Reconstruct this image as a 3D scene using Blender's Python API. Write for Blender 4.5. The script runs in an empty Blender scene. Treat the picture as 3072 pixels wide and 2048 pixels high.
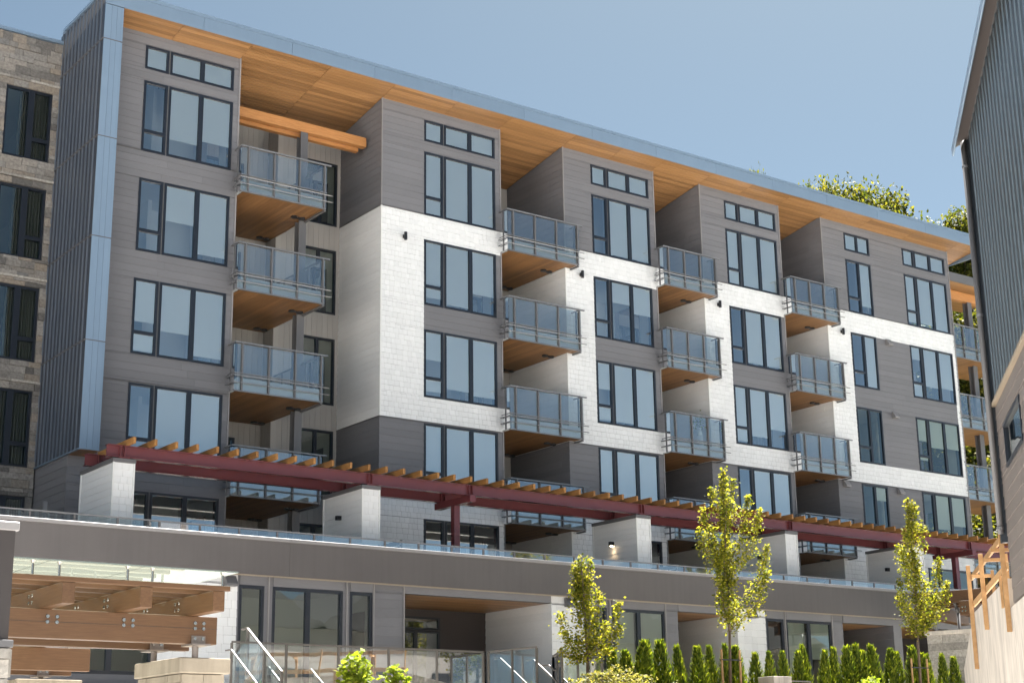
import bpy, math, random
from mathutils import Vector, Matrix

random.seed(11)
SC = bpy.context.scene
COL = SC.collection
V = Vector

# ------------------------------------------------------------------ camera
CAM = V((-25.0760, -41.3072, 0.0))
yaw, pitch, roll = math.radians(36.2306), math.radians(15.4214), math.radians(-0.8242)
fwd = V((math.sin(yaw) * math.cos(pitch), math.cos(yaw) * math.cos(pitch), math.sin(pitch)))
r0 = V((math.cos(yaw), -math.sin(yaw), 0))
u0 = r0.cross(fwd)
right = r0 * math.cos(roll) + u0 * math.sin(roll)
up = u0 * math.cos(roll) - r0 * math.sin(roll)
cd = bpy.data.cameras.new('camera')
cam = bpy.data.objects.new('camera', cd)
COL.objects.link(cam)
m = Matrix((right, up, -fwd)).transposed().to_4x4()
m.translation = CAM
cam.matrix_world = m
cd.sensor_fit = 'HORIZONTAL'
cd.sensor_width = 36
cd.lens = 36 * 4716.43 / 3072
cd.clip_end = 4000
SC.camera = cam

# ------------------------------------------------------------------ sky, sun, exposure
SUN_EL, SUN_AZ = 62.0, 60.0            # azimuth from +Y towards +X
w = bpy.data.worlds.new('World')
SC.world = w
w.use_nodes = True
nt = w.node_tree
bg = nt.nodes['Background']
sky = nt.nodes.new('ShaderNodeTexSky')
sky.sky_type = 'NISHITA'
sky.sun_disc = False
sky.sun_elevation = math.radians(SUN_EL)
sky.sun_rotation = math.radians(SUN_AZ)
sky.altitude = 100
sky.air_density = 0.285
sky.dust_density = 0.7
sky.ozone_density = 0.3
wb = nt.nodes.new('ShaderNodeMix')          # neutral daylight balance of the whole sky
wb.data_type = 'RGBA'; wb.blend_type = 'MULTIPLY'; wb.inputs[0].default_value = 1.0
wb.inputs[7].default_value = (0.92, 1.02, 0.84, 1)
nt.links.new(sky.outputs[0], wb.inputs[6])
nt.links.new(wb.outputs[2], bg.inputs[0])
bg.inputs[1].default_value = 0.05
sd = bpy.data.lights.new('sun', 'SUN')
sd.energy = 5.0
sd.angle = math.radians(0.53)
sd.color = (1.0, 0.97, 0.93)
so = bpy.data.objects.new('sun', sd)
COL.objects.link(so)
ce = math.cos(math.radians(SUN_EL))
sdir = V((math.sin(math.radians(SUN_AZ)) * ce, math.cos(math.radians(SUN_AZ)) * ce, math.sin(math.radians(SUN_EL))))
so.rotation_euler = sdir.to_track_quat('Z', 'Y').to_euler()
so.location = (30, 30, 80)
vs = SC.view_settings
vs.view_transform = 'Standard'
vs.look = 'None'
vs.gamma = 1
vs.use_curve_mapping = False
vs.exposure = 2.52
SC.cycles.max_bounces = 10
SC.cycles.diffuse_bounces = 4
SC.cycles.glossy_bounces = 4
SC.cycles.transparent_max_bounces = 24
SC.cycles.caustics_reflective = False
SC.cycles.caustics_refractive = False

# ------------------------------------------------------------------ materials
MATS = {}


def nodes(name):
    mt = bpy.data.materials.new(name)
    mt.use_nodes = True
    n = mt.node_tree.nodes
    l = mt.node_tree.links
    return mt, n, l, n['Principled BSDF']


def rnd(n, l):
    """0..1 value that differs from piece to piece (own object or island of a joined mesh)"""
    oi = n.new('ShaderNodeObjectInfo')
    ge = n.new('ShaderNodeNewGeometry')
    ad = n.new('ShaderNodeMath'); ad.operation = 'ADD'
    fr = n.new('ShaderNodeMath'); fr.operation = 'FRACT'
    l.new(oi.outputs['Random'], ad.inputs[0]); l.new(ge.outputs['Random Per Island'], ad.inputs[1])
    l.new(ad.outputs[0], fr.inputs[0])
    return fr.outputs[0]


def ramp(n, l, fac, stops):
    cr = n.new('ShaderNodeValToRGB')
    e = cr.color_ramp.elements
    while len(e) < len(stops):
        e.new(0.5)
    for i, (p, c) in enumerate(stops):
        e[i].position = p
        e[i].color = (*c, 1)
    l.new(fac, cr.inputs[0])
    return cr.outputs[0]


def noise(n, l, scale, detail=3, sc=(1, 1, 1), rough=.55):
    tc = n.new('ShaderNodeNewGeometry')
    mp = n.new('ShaderNodeMapping')
    mp.inputs['Scale'].default_value = sc
    l.new(tc.outputs['Position'], mp.inputs[0])
    no = n.new('ShaderNodeTexNoise')
    no.inputs['Scale'].default_value = scale
    no.inputs['Detail'].default_value = detail
    no.inputs['Roughness'].default_value = rough
    l.new(mp.outputs[0], no.inputs['Vector'])
    return no.outputs['Fac']


def mixc(n, l, fac, a, b, mode='MIX'):
    mx = n.new('ShaderNodeMix'); mx.data_type = 'RGBA'; mx.blend_type = mode
    if isinstance(fac, (int, float)):
        mx.inputs[0].default_value = fac
    else:
        l.new(fac, mx.inputs[0])
    for i, c in ((6, a), (7, b)):
        if isinstance(c, tuple):
            mx.inputs[i].default_value = (*c, 1)
        else:
            l.new(c, mx.inputs[i])
    return mx.outputs[2]


def bump(n, l, h, p, strength=.2, dist=.01):
    b = n.new('ShaderNodeBump')
    b.inputs['Strength'].default_value = strength
    b.inputs['Distance'].default_value = dist
    l.new(h, b.inputs['Height'])
    l.new(b.outputs[0], p.inputs['Normal'])


def paint(name, c, var=.06, rough=.55, grain=0.0, gsc=(1, 1, 1), gs=30, spec=.5, metal=0.0, dirt=.08, bs=.15):
    """painted surface: a little shade difference from piece to piece, faint soiling, fine relief"""
    mt, n, l, p = nodes(name)
    lo = tuple(x * (1 - var) for x in c); hi = tuple(min(1, x * (1 + var)) for x in c)
    col = ramp(n, l, rnd(n, l), [(0, lo), (1, hi)])
    if dirt:
        d = ramp(n, l, noise(n, l, .9, 5), [(.3, (1 - dirt, 1 - dirt, 1 - dirt * .9)), (.75, (1, 1, 1))])
        col = mixc(n, l, 1.0, col, d, 'MULTIPLY')
    g = noise(n, l, gs, 4, gsc)
    if grain:
        d = ramp(n, l, g, [(.3, (1 - grain,) * 3), (.7, (1, 1, 1))])
        col = mixc(n, l, 1.0, col, d, 'MULTIPLY')
    l.new(col, p.inputs['Base Color'])
    p.inputs['Roughness'].default_value = rough
    p.inputs['Specular IOR Level'].default_value = spec
    p.inputs['Metallic'].default_value = metal
    if bs:
        bump(n, l, g, p, bs, .004)
    MATS[name] = mt
    return mt


def wood(name, stops, sc=(1, 1, 1), scale=6, rough=.45, spec=.4):
    mt, n, l, p = nodes(name)
    g = noise(n, l, scale, 6, sc, .65)
    col = ramp(n, l, g, [(.25, stops[0]), (.55, stops[1]), (.8, stops[2])])
    v = ramp(n, l, rnd(n, l), [(0, (.70, .67, .64)), (1, (1.12, 1.10, 1.06))])
    col = mixc(n, l, 1.0, col, v, 'MULTIPLY')
    l.new(col, p.inputs['Base Color'])
    p.inputs['Roughness'].default_value = rough
    p.inputs['Specular IOR Level'].default_value = spec
    bump(n, l, g, p, .15, .004)
    MATS[name] = mt
    return mt


GREY = paint('grey_siding', (.178, .173, .179), .06, .55, .10, (.6, .6, 6), 9, .35, 0, .08, .25)
WHITE = paint('white_shingle', (.74, .732, .72), .04, .6, .04, (14, 14, 1.2), 6, .3, 0, .03, .2)
WHITEB = paint('white_siding', (.745, .732, .71), .03, .6, .05, (1, 1, 8), 6, .3, 0, .05, .2)
TRIMG = paint('grey_trim', (.24, .225, .22), .04, .5, 0, spec=.4, bs=.05)
TRIMW = paint('white_trim', (.74, .73, .70), .03, .5, 0, spec=.4, bs=.05)
PANELL = paint('pale_panel', (.36, .335, .305), .04, .6, .04, (10, 10, .6), 5, .3, 0, .06, .1)
FRAME = paint('window_frame', (.013, .016, .023), .05, .35, 0, spec=.5, dirt=0, bs=0)
STEELG = paint('grey_steel', (.12, .115, .115), .06, .42, 0, spec=.5, dirt=.05, bs=.03)
RAIL = paint('rail_metal', (.22, .215, .215), .06, .33, 0, spec=.6, metal=.35, dirt=.05, bs=.03)
GALV = paint('bright_rail', (.165, .148, .13), .05, .5, 0, spec=.4, metal=.0, dirt=.08, bs=.03)
FINL = paint('blue_grey_metal', (.215, .29, .375), .04, .42, .03, (3, 3, .5), 4, .5, .35, .05, .05)
FIND = paint('dark_metal_cladding', (.060, .067, .082), .08, .38, .04, (4, 4, .4), 4, .5, .35, .10, .05)
BAND = paint('band_panel', (.116, .104, .100), .015, .6, .09, (1.3, 1.3, .07), 5, .3, 0, .12, .06)
COPE = paint('coping', (.25, .235, .23), .03, .4, 0, spec=.5, dirt=.06, bs=.03)
FINR = paint('seam_metal_skylit', (.16, .185, .22), .05, .36, .02, (4, 4, .4), 4, .5, .4, .05, .04)  # lighter than the panels: sky light on the seams put into the colour
CORRR = paint('rib_metal_skylit', (.13, .165, .19), .05, .36, .02, (4, 4, .3), 4, .5, .35, .05, .04)  # sky light caught by the rib sides, painted in as a lighter tone
DARKW = paint('dark_brown_siding', (.070, .058, .054), .06, .6, .06, (3, 3, 3), 6, .3, 0, .08, .2)
PILLAR = paint('pillar_panel', (.046, .039, .037), .03, .55, .04, (1, 1, 1), 7, .3, 0, .1, .1)
RED = paint('red_steel', (.135, .036, .038), .05, .24, .04, (1, 1, 1), 14, .6, 0, .12, .06)
BLACK = paint('black_fixture', (.012, .012, .014), .1, .4, 0, dirt=0, bs=0)
SLABE = paint('slab_edge', (.55, .56, .55), .04, .6, 0, spec=.3, bs=.05)
ROOM = paint('room_wall', (.88, .87, .85), .02, .8, 0, spec=.2, dirt=.03, bs=0)
FLOORW = paint('room_floor', (.55, .47, .38), .05, .5, .2, (1, 8, 1), 4, bs=0)
BLIND = paint('roller_blind', (.93, .93, .91), .03, .8, .02, (1, 1, 30), 10, .2, 0, .03, .05)
CURT = paint('curtain', (.16, .15, .13), .15, .85, .1, (40, 40, 1), 3, .1, 0, .1, .1)
PAPER = paint('pavement', (.60, .585, .56), .03, .8, .06, (1, 1, 1), 12, .3, 0, .1, .3)
ASPH = paint('pale_gravel', (.57, .555, .53), .03, .85, .12, (1, 1, 1), 60, .3, 0, .12, .4)
SOIL = paint('soil', (.10, .07, .045), .1, .95, .3, (1, 1, 1), 25, .1, 0, .3, .6)
GRASSM = paint('hill_green', (.05, .075, .02), .1, .9, .4, (1, 1, 1), 3, .1, 0, .3, .6)
CORR = paint('corrugated_steel', (.040, .048, .057), .06, .40, .03, (5, 5, .3), 4, .5, .3, .08, .04)
SIDER = paint('taupe_siding', (.175, .150, .135), .05, .6, .06, (3, 3, 3), 6, .3, 0, .10, .2)
SOFD = paint('brown_soffit', (.125, .105, .096), .03, .6, 0, spec=.3, bs=.05)
TRIMB = paint('tan_flashing', (.30, .24, .17), .04, .5, .1, (1, 1, 1), 20, bs=.1)
STEELB = paint('plate_steel', (.20, .17, .15), .06, .45, .05, (1, 1, 1), 30, .5, .5, .1, .1)
CHROME = paint('stainless', (.34, .32, .29), .04, .22, 0, spec=.6, metal=.9, dirt=.03, bs=0)
WSTEEL = paint('white_flashing', (.70, .70, .70), .03, .4, 0, bs=0)

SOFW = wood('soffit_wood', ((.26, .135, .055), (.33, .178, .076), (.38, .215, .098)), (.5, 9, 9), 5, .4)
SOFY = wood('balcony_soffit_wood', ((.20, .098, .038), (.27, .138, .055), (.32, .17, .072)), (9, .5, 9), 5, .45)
BEAMW = wood('timber_beam', ((.30, .125, .04), (.46, .215, .075), (.54, .275, .10)), (.7, 6, 10), 4, .45)
RAFT = wood('pergola_rafter', ((.20, .092, .026), (.32, .155, .045), (.42, .22, .075)), (8, .6, 8), 4, .5)
GLU = wood('glulam', ((.082, .038, .016), (.112, .056, .024), (.138, .076, .036)), (.8, 6, 12), 4, .5)
GLUY = wood('glulam_cross', ((.082, .038, .016), (.112, .056, .024), (.138, .076, .036)), (6, .8, 12), 4, .5)
LUMB = wood('raw_lumber', ((.36, .20, .085), (.46, .275, .125), (.54, .345, .175)), (3, 3, 3), 3, .6)
BARK = wood('bark', ((.10, .075, .055), (.17, .13, .10), (.24, .19, .15)), (10, 10, 2), 5, .85, .1)


def glass(name, tint, refl, trans, rough=0.0, hazec=None, hazef=0.0, tl=False):
    """window sheet: clear body plus the sheen of coated panes, stronger at grazing angles"""
    mt, n, l, p = nodes(name)
    n.remove(p)
    out = n['Material Output']
    tr = n.new('ShaderNodeBsdfTransparent'); tr.inputs[0].default_value = (*trans, 1)
    gl = n.new('ShaderNodeBsdfGlossy'); gl.inputs['Color'].default_value = (*tint, 1)
    gl.inputs['Roughness'].default_value = rough
    fr = n.new('ShaderNodeFresnel'); fr.inputs[0].default_value = 1.5
    mr = n.new('ShaderNodeMapRange')
    mr.inputs['From Min'].default_value = .04; mr.inputs['From Max'].default_value = 1
    mr.inputs['To Min'].default_value = refl; mr.inputs['To Max'].default_value = 1
    l.new(fr.outputs[0], mr.inputs[0])
    # faint waviness of tempered panes
    nz = noise(n, l, 1.3, 1, (1, 1, .5))
    b = n.new('ShaderNodeBump'); b.inputs['Strength'].default_value = .10; b.inputs['Distance'].default_value = .02
    l.new(nz, b.inputs['Height']); l.new(b.outputs[0], gl.inputs['Normal'])
    mx = n.new('ShaderNodeMixShader')
    l.new(mr.outputs[0], mx.inputs[0])
    body = tr.outputs[0]
    if hazef:
        df = n.new('ShaderNodeBsdfTranslucent' if tl else 'ShaderNodeBsdfDiffuse'); df.inputs[0].default_value = (*hazec, 1)
        m2 = n.new('ShaderNodeMixShader'); m2.inputs[0].default_value = hazef
        l.new(tr.outputs[0], m2.inputs[1]); l.new(df.outputs[0], m2.inputs[2])
        body = m2.outputs[0]
    l.new(body, mx.inputs[1]); l.new(gl.outputs[0], mx.inputs[2])
    l.new(mx.outputs[0], out.inputs[0])
    MATS[name] = mt
    return mt


WGLASS = glass('window_glass', (1.0, 1.0, 1.0), .38, (.92, .99, 1.0))
DGLASS = glass('lower_window_glass', (.95, .98, .96), .16, (.66, .72, .66))
BGLASS = glass('balcony_glass', (1.0, 1.0, 1.0), .30, (.84, .91, .90), 0, (.75, .80, .82), .04)
CGLASS = glass('canopy_glass', (.95, 1, .97), .08, (.86, .92, .86), 0, (.86, .90, .82), .26, True)


def leafmat(name, dark, mid, light, trans=.5):
    mt, n, l, p = nodes(name)
    col = ramp(n, l, rnd(n, l), [(0, dark), (.55, mid), (1, light)])
    l.new(col, p.inputs['Base Color'])
    p.inputs['Roughness'].default_value = .6
    p.inputs['Specular IOR Level'].default_value = .22
    tl = n.new('ShaderNodeBsdfTranslucent')
    tc = mixc(n, l, 1.0, col, (1.5, 1.45, .55), 'MULTIPLY')
    l.new(tc, tl.inputs[0])
    mx = n.new('ShaderNodeMixShader'); mx.inputs[0].default_value = trans
    l.new(p.outputs[0], mx.inputs[1]); l.new(tl.outputs[0], mx.inputs[2])
    l.new(mx.outputs[0], n['Material Output'].inputs[0])
    MATS[name] = mt
    return mt


LMAPLE = leafmat('maple_leaf', (.06, .085, .012), (.20, .21, .026), (.42, .37, .06), .58)
LCEDAR = leafmat('cedar_spray', (.028, .050, .005), (.10, .145, .011), (.27, .295, .03), .48)
LBUSH = leafmat('bush_leaf', (.07, .085, .02), (.20, .19, .06), (.38, .33, .14), .4)
LLIME = leafmat('lime_leaf', (.10, .15, .015), (.21, .27, .03), (.34, .38, .06), .5)
LTREE = leafmat('forest_leaf', (.022, .034, .009), (.075, .088, .017), (.21, .19, .035), .45)


def stonemat(name, cols, scale=14):
    mt, n, l, p = nodes(name)
    base = ramp(n, l, rnd(n, l), cols)
    g = noise(n, l, scale, 6)
    d = ramp(n, l, g, [(.25, (.62, .60, .58)), (.7, (1.1, 1.08, 1.05))])
    col = mixc(n, l, 1.0, base, d, 'MULTIPLY')
    l.new(col, p.inputs['Base Color'])
    p.inputs['Roughness'].default_value = .85
    p.inputs['Specular IOR Level'].default_value = .2
    bump(n, l, g, p, .6, .03)
    MATS[name] = mt
    return mt


STONE = stonemat('ashlar_stone', [(0, (.115, .110, .107)), (.25, (.20, .188, .176)), (.55, (.275, .262, .247)), (.85, (.265, .228, .19)), (1, (.18, .178, .177))])
STONEG = stonemat('grey_stone', [(0, (.24, .225, .205)), (.5, (.38, .36, .33)), (1, (.46, .43, .39))])
MORTAR = paint('mortar', (.20, .185, .165), .05, .95, .2, (1, 1, 1), 20, .1, 0, .1, .3)


def concrete(name, c, streak=.25):
    mt, n, l, p = nodes(name)
    g = noise(n, l, 3.0, 8, (1, 1, .35))
    f = noise(n, l, 34, 4)
    s = noise(n, l, 5.0, 5, (1.6, 1.6, .12))
    d = ramp(n, l, g, [(.3, tuple(x * .72 for x in c)), (.62, c)])
    k = ramp(n, l, s, [(.32, (1 - streak, 1 - streak, 1 - streak)), (.5, (1, 1, 1))])
    col = mixc(n, l, 1.0, d, k, 'MULTIPLY')
    l.new(col, p.inputs['Base Color'])
    p.inputs['Roughness'].default_value = .85
    p.inputs['Specular IOR Level'].default_value = .2
    bump(n, l, f, p, .35, .01)
    MATS[name] = mt
    return mt


CONC = concrete('raw_concrete', (.60, .54, .47))
CONCT = concrete('tan_concrete', (.36, .305, .235), .15)

# ------------------------------------------------------------------ mesh helpers
BASE = {}


def link(o, parent=None):
    COL.objects.link(o)
    if parent:
        o.parent = parent
        BASE[o] = BASE[parent]
    return o


def tag(o, label, cat, group=None, kind=None):
    if label: o['label'] = label
    if cat: o['category'] = cat
    if group: o['group'] = group
    if kind: o['kind'] = kind
    return o


def thing(name, label, cat, base, group=None):
    o = bpy.data.objects.new(name, None)
    o.empty_display_size = .3
    o.location = base
    COL.objects.link(o)
    BASE[o] = V(base)
    return tag(o, label, cat, group)


class M:
    def __init__(s):
        s.v = []; s.f = []; s.smooth = False

    def hexa(s, p):
        """8 corners: lower ring then upper ring, seen from above counter-clockwise"""
        i = len(s.v); s.v += [tuple(q) for q in p]
        s.f += [(i + 3, i + 2, i + 1, i), (i + 4, i + 5, i + 6, i + 7), (i, i + 1, i + 5, i + 4), (i + 1, i + 2, i + 6, i + 5), (i + 2, i + 3, i + 7, i + 6), (i + 3, i, i + 4, i + 7)]
        return s

    def box(s, x0, x1, y0, y1, z0, z1):
        return s.hexa([(x0, y0, z0), (x1, y0, z0), (x1, y1, z0), (x0, y1, z0), (x0, y0, z1), (x1, y0, z1), (x1, y1, z1), (x0, y1, z1)])

    def quad(s, a, b, c, d):
        i = len(s.v); s.v += [tuple(a), tuple(b), tuple(c), tuple(d)]; s.f.append((i, i + 1, i + 2, i + 3)); return s

    def prism(s, ring, off):
        """closed ring of points swept by off"""
        n = len(ring); i = len(s.v); off = V(off)
        s.v += [tuple(q) for q in ring] + [tuple(V(q) + off) for q in ring]
        s.f.append(tuple(range(i + n - 1, i - 1, -1))); s.f.append(tuple(range(i + n, i + 2 * n)))
        for k in range(n):
            j = (k + 1) % n
            s.f.append((i + k, i + j, i + n + j, i + n + k))
        return s

    def bar(s, p0, p1, w, h, upv=(0, 0, 1)):
        """rectangular bar from p0 to p1, w across, h along upv"""
        p0 = V(p0); p1 = V(p1); d = (p1 - p0).normalized(); a = d.cross(V(upv)).normalized() * (w / 2); b = a.cross(d).normalized() * (h / 2)
        return s.hexa([p0 - a - b, p0 + a - b, p1 + a - b, p1 - a - b, p0 - a + b, p0 + a + b, p1 + a + b, p1 - a + b])

    def tube(s, p0, p1, r0, r1=None, n=8):
        r1 = r0 if r1 is None else r1
        p0 = V(p0); p1 = V(p1); d = (p1 - p0).normalized()
        a = d.cross(V((0, 0, 1)) if abs(d.z) < .9 else V((1, 0, 0))).normalized(); b = d.cross(a)
        i = len(s.v)
        for p, r in ((p0, r0), (p1, r1)):
            for k in range(n):
                t = 2 * math.pi * k / n
                s.v.append(tuple(p + a * (r * math.cos(t)) + b * (r * math.sin(t))))
        for k in range(n):
            j = (k + 1) % n
            s.f.append((i + k, i + j, i + n + j, i + n + k))
        s.f.append(tuple(range(i + n - 1, i - 1, -1))); s.f.append(tuple(range(i + n, i + 2 * n)))
        return s

    def build(s, name, mat, parent=None, base=None, kind=None, label=None):
        b = BASE[parent] if parent else V(base or (0, 0, 0))
        me = bpy.data.meshes.new(name)
        me.from_pydata([(x - b.x, y - b.y, z - b.z) for x, y, z in s.v], [], s.f)
        me.materials.append(mat)
        if s.smooth:
            for p in me.polygons: p.use_smooth = True
        o = bpy.data.objects.new(name, me)
        link(o, parent)
        if not parent:
            o.location = b; BASE[o] = b
        if kind: o['kind'] = kind
        if label: o['label'] = label
        return o


def bev(o, wd=.01, seg=2):
    mo = o.modifiers.new('bevel', 'BEVEL'); mo.width = wd; mo.segments = seg; mo.limit_method = 'ANGLE'
    return o


# unit pieces, shared by all alike pieces: local x length, y into the wall, z height
UNIT = {}


def unit(kind, mat):
    k = (kind, mat.name)
    if k not in UNIT:
        mm = M()
        if kind == 'lap':        # lap board or shingle: thick proud lower edge, thin upper edge
            mm.hexa([(0, -1, 0), (1, -1, 0), (1, .6, 0), (0, .6, 0), (0, -.15, 1), (1, -.15, 1), (1, .6, 1), (0, .6, 1)])
        else:                    # plain block
            mm.box(0, 1, -1, .6, 0, 1)
        me = bpy.data.meshes.new(kind + '_piece')
        me.from_pydata(mm.v, [], mm.f)
        me.materials.append(mat)
        UNIT[k] = (me, mm)
    return UNIT[k]


PIECES = {}


def piece(root, name, kind, mat, parent, mtx):
    PIECES.setdefault((root, name), []).append((kind, mat, parent, mtx))


def frame_matrix(o, xa, ya, za):
    mt = Matrix((xa, ya, za)).transposed().to_4x4()
    mt.translation = o
    return mt


def flush_pieces(limit=300):
    for (root, name), L in PIECES.items():
        def size(p):
            mt = p[3]; c = mt @ V((.5, 0, .5)); d = (c - CAM).length
            return mt.col[0].to_3d().length * mt.col[2].to_3d().length / d ** 2
        L.sort(key=size, reverse=True)
        for kind, mat, parent, mt in L[:limit]:
            o = bpy.data.objects.new(name, unit(kind, mat)[0])
            link(o, parent)
            o.matrix_local = Matrix.Translation(-BASE[parent]) @ mt
        rest = {}
        for kind, mat, parent, mt in L[limit:]:
            mm = rest.setdefault(mat.name, M())
            um = unit(kind, mat)[1]; i = len(mm.v)
            mm.v += [tuple(mt @ V(q)) for q in um.v]; mm.f += [tuple(j + i for j in f) for f in um.f]
        if rest:
            allm = M(); mats = list(rest); idx = []
            for k, mn in enumerate(mats):
                i = len(allm.v); allm.v += rest[mn].v; allm.f += [tuple(j + i for j in f) for f in rest[mn].f]; idx += [k] * len(rest[mn].f)
            o = allm.build(name + 's', MATS[mats[0]], root, kind='stuff')
            for mn in mats[1:]: o.data.materials.append(MATS[mn])
            o.data.polygons.foreach_set('material_index', idx)


class Wall:
    """upright wall frame: a along, depth into the wall, z up"""

    def __init__(s, o, A):
        s.o = V(o); s.A = V(A).normalized(); s.Y = V((-s.A.y, s.A.x, 0))

    def p(s, a, y, z): return s.o + s.A * a + s.Y * y + V((0, 0, z))

    def box(s, mm, a0, a1, y0, y1, z0, z1):
        return mm.hexa([s.p(a0, y0, z0), s.p(a1, y0, z0), s.p(a1, y1, z0), s.p(a0, y1, z0), s.p(a0, y0, z1), s.p(a1, y0, z1), s.p(a1, y1, z1), s.p(a0, y1, z1)])

    def mtx(s, a, y, z, ln, th, h):
        return frame_matrix(s.p(a, y, z), s.A * ln, s.Y * th, V((0, 0, h)))


FRONT = lambda y=0: Wall((0, y, 0), (1, 0, 0))
LEFTF = lambda x: Wall((x, 0, 0), (0, -1, 0))      # faces -x, along = -y
RIGHTF = lambda x: Wall((x, 0, 0), (0, 1, 0))      # faces +x, along = +y


def free_segments(a0, a1, z0, z1, holes):
    segs = [(a0, a1)]
    for (h0, h1, g0, g1) in holes:
        if g0 < z1 - 1e-4 and g1 > z0 + 1e-4:
            out = []
            for (p, q) in segs:
                if h1 <= p or h0 >= q: out.append((p, q)); continue
                if h0 > p: out.append((p, h0))
                if h1 < q: out.append((h1, q))
            segs = out
    return [(p, q) for p, q in segs if q - p > .01]


def shell(mm, wall, a0, a1, z0, z1, holes, y0=.02, y1=.25):
    zs = sorted({z0, z1} | {min(max(h[k], z0), z1) for h in holes for k in (2, 3)})
    for p, q in zip(zs, zs[1:]):
        if q - p < 1e-4: continue
        for (s, e) in free_segments(a0, a1, p, q, holes):
            wall.box(mm, s, e, y0, y1, p, q)
    return mm


def rows(z0, z1, e, holes, ref):
    k = math.floor((z0 - ref) / e); zs = {z0, z1}
    while ref + k * e < z1:
        if ref + k * e > z0: zs.add(ref + k * e)
        k += 1
    for h in holes:
        for g in h[2:4]:
            if z0 < g < z1: zs.add(g)
    zs = sorted(zs); out = []
    for p, q in zip(zs, zs[1:]):
        if q - p > .012: out.append((p, q))
    return out


def lap(root, part, wall, a0, a1, z0, z1, holes, mat, e=.225, ref=0.0, maxlen=3.66, th=.016, name='siding_board'):
    for (p, q) in rows(z0, z1, e, holes, ref):
        for (s, t) in free_segments(a0, a1, p, q, holes):
            cut = s + random.uniform(.6, 1) * maxlen
            x = s
            while x < t - .01:
                n = min(cut, t)
                if t - n < .3: n = t
                piece(root, name, 'lap', mat, part, wall.mtx(x, .018, p + .001, n - x - (.003 if n < t else 0), th, q - p - .001))
                x = n; cut = n + maxlen


def shingles(root, part, wall, a0, a1, z0, z1, holes, mat, e=.1735, ref=0.0, th=.017, name='shingle', wr=(.12, .26)):
    for (p, q) in rows(z0, z1, e, holes, ref):
        for (s, t) in free_segments(a0, a1, p, q, holes):
            x = s
            while x < t - .004:
                n = min(x + random.uniform(*wr), t)
                if t - n < .07: n = t
                dz = random.uniform(0, .005)
                piece(root, name, 'lap', mat, part, wall.mtx(x, .018, p + .001 + dz, n - x - .006, th * random.uniform(.85, 1.2), q - p - .001 - dz))
                x = n


def ashlar(root, part, wall, a0, a1, z0, z1, holes, mat, hr=(.11, .26), lr=(.22, .75), name='stone_block', dep=(.01, .07)):
    z = z0
    while z < z1 - .03:
        q = min(z + random.uniform(*hr), z1)
        if z1 - q < .07: q = z1
        for h in holes:
            for g in h[2:4]:
                if z + .05 < g < q: q = g
        for (s, t) in free_segments(a0, a1, z, q, holes):
            x = s
            while x < t - .01:
                n = min(x + random.uniform(*lr), t)
                if t - n < .12: n = t
                piece(root, name, 'block', mat, part, wall.mtx(x + .003, .05, z + .003, n - x - .007, random.uniform(*dep) + .03, q - z - .007))
                x = n
        z = q


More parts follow.
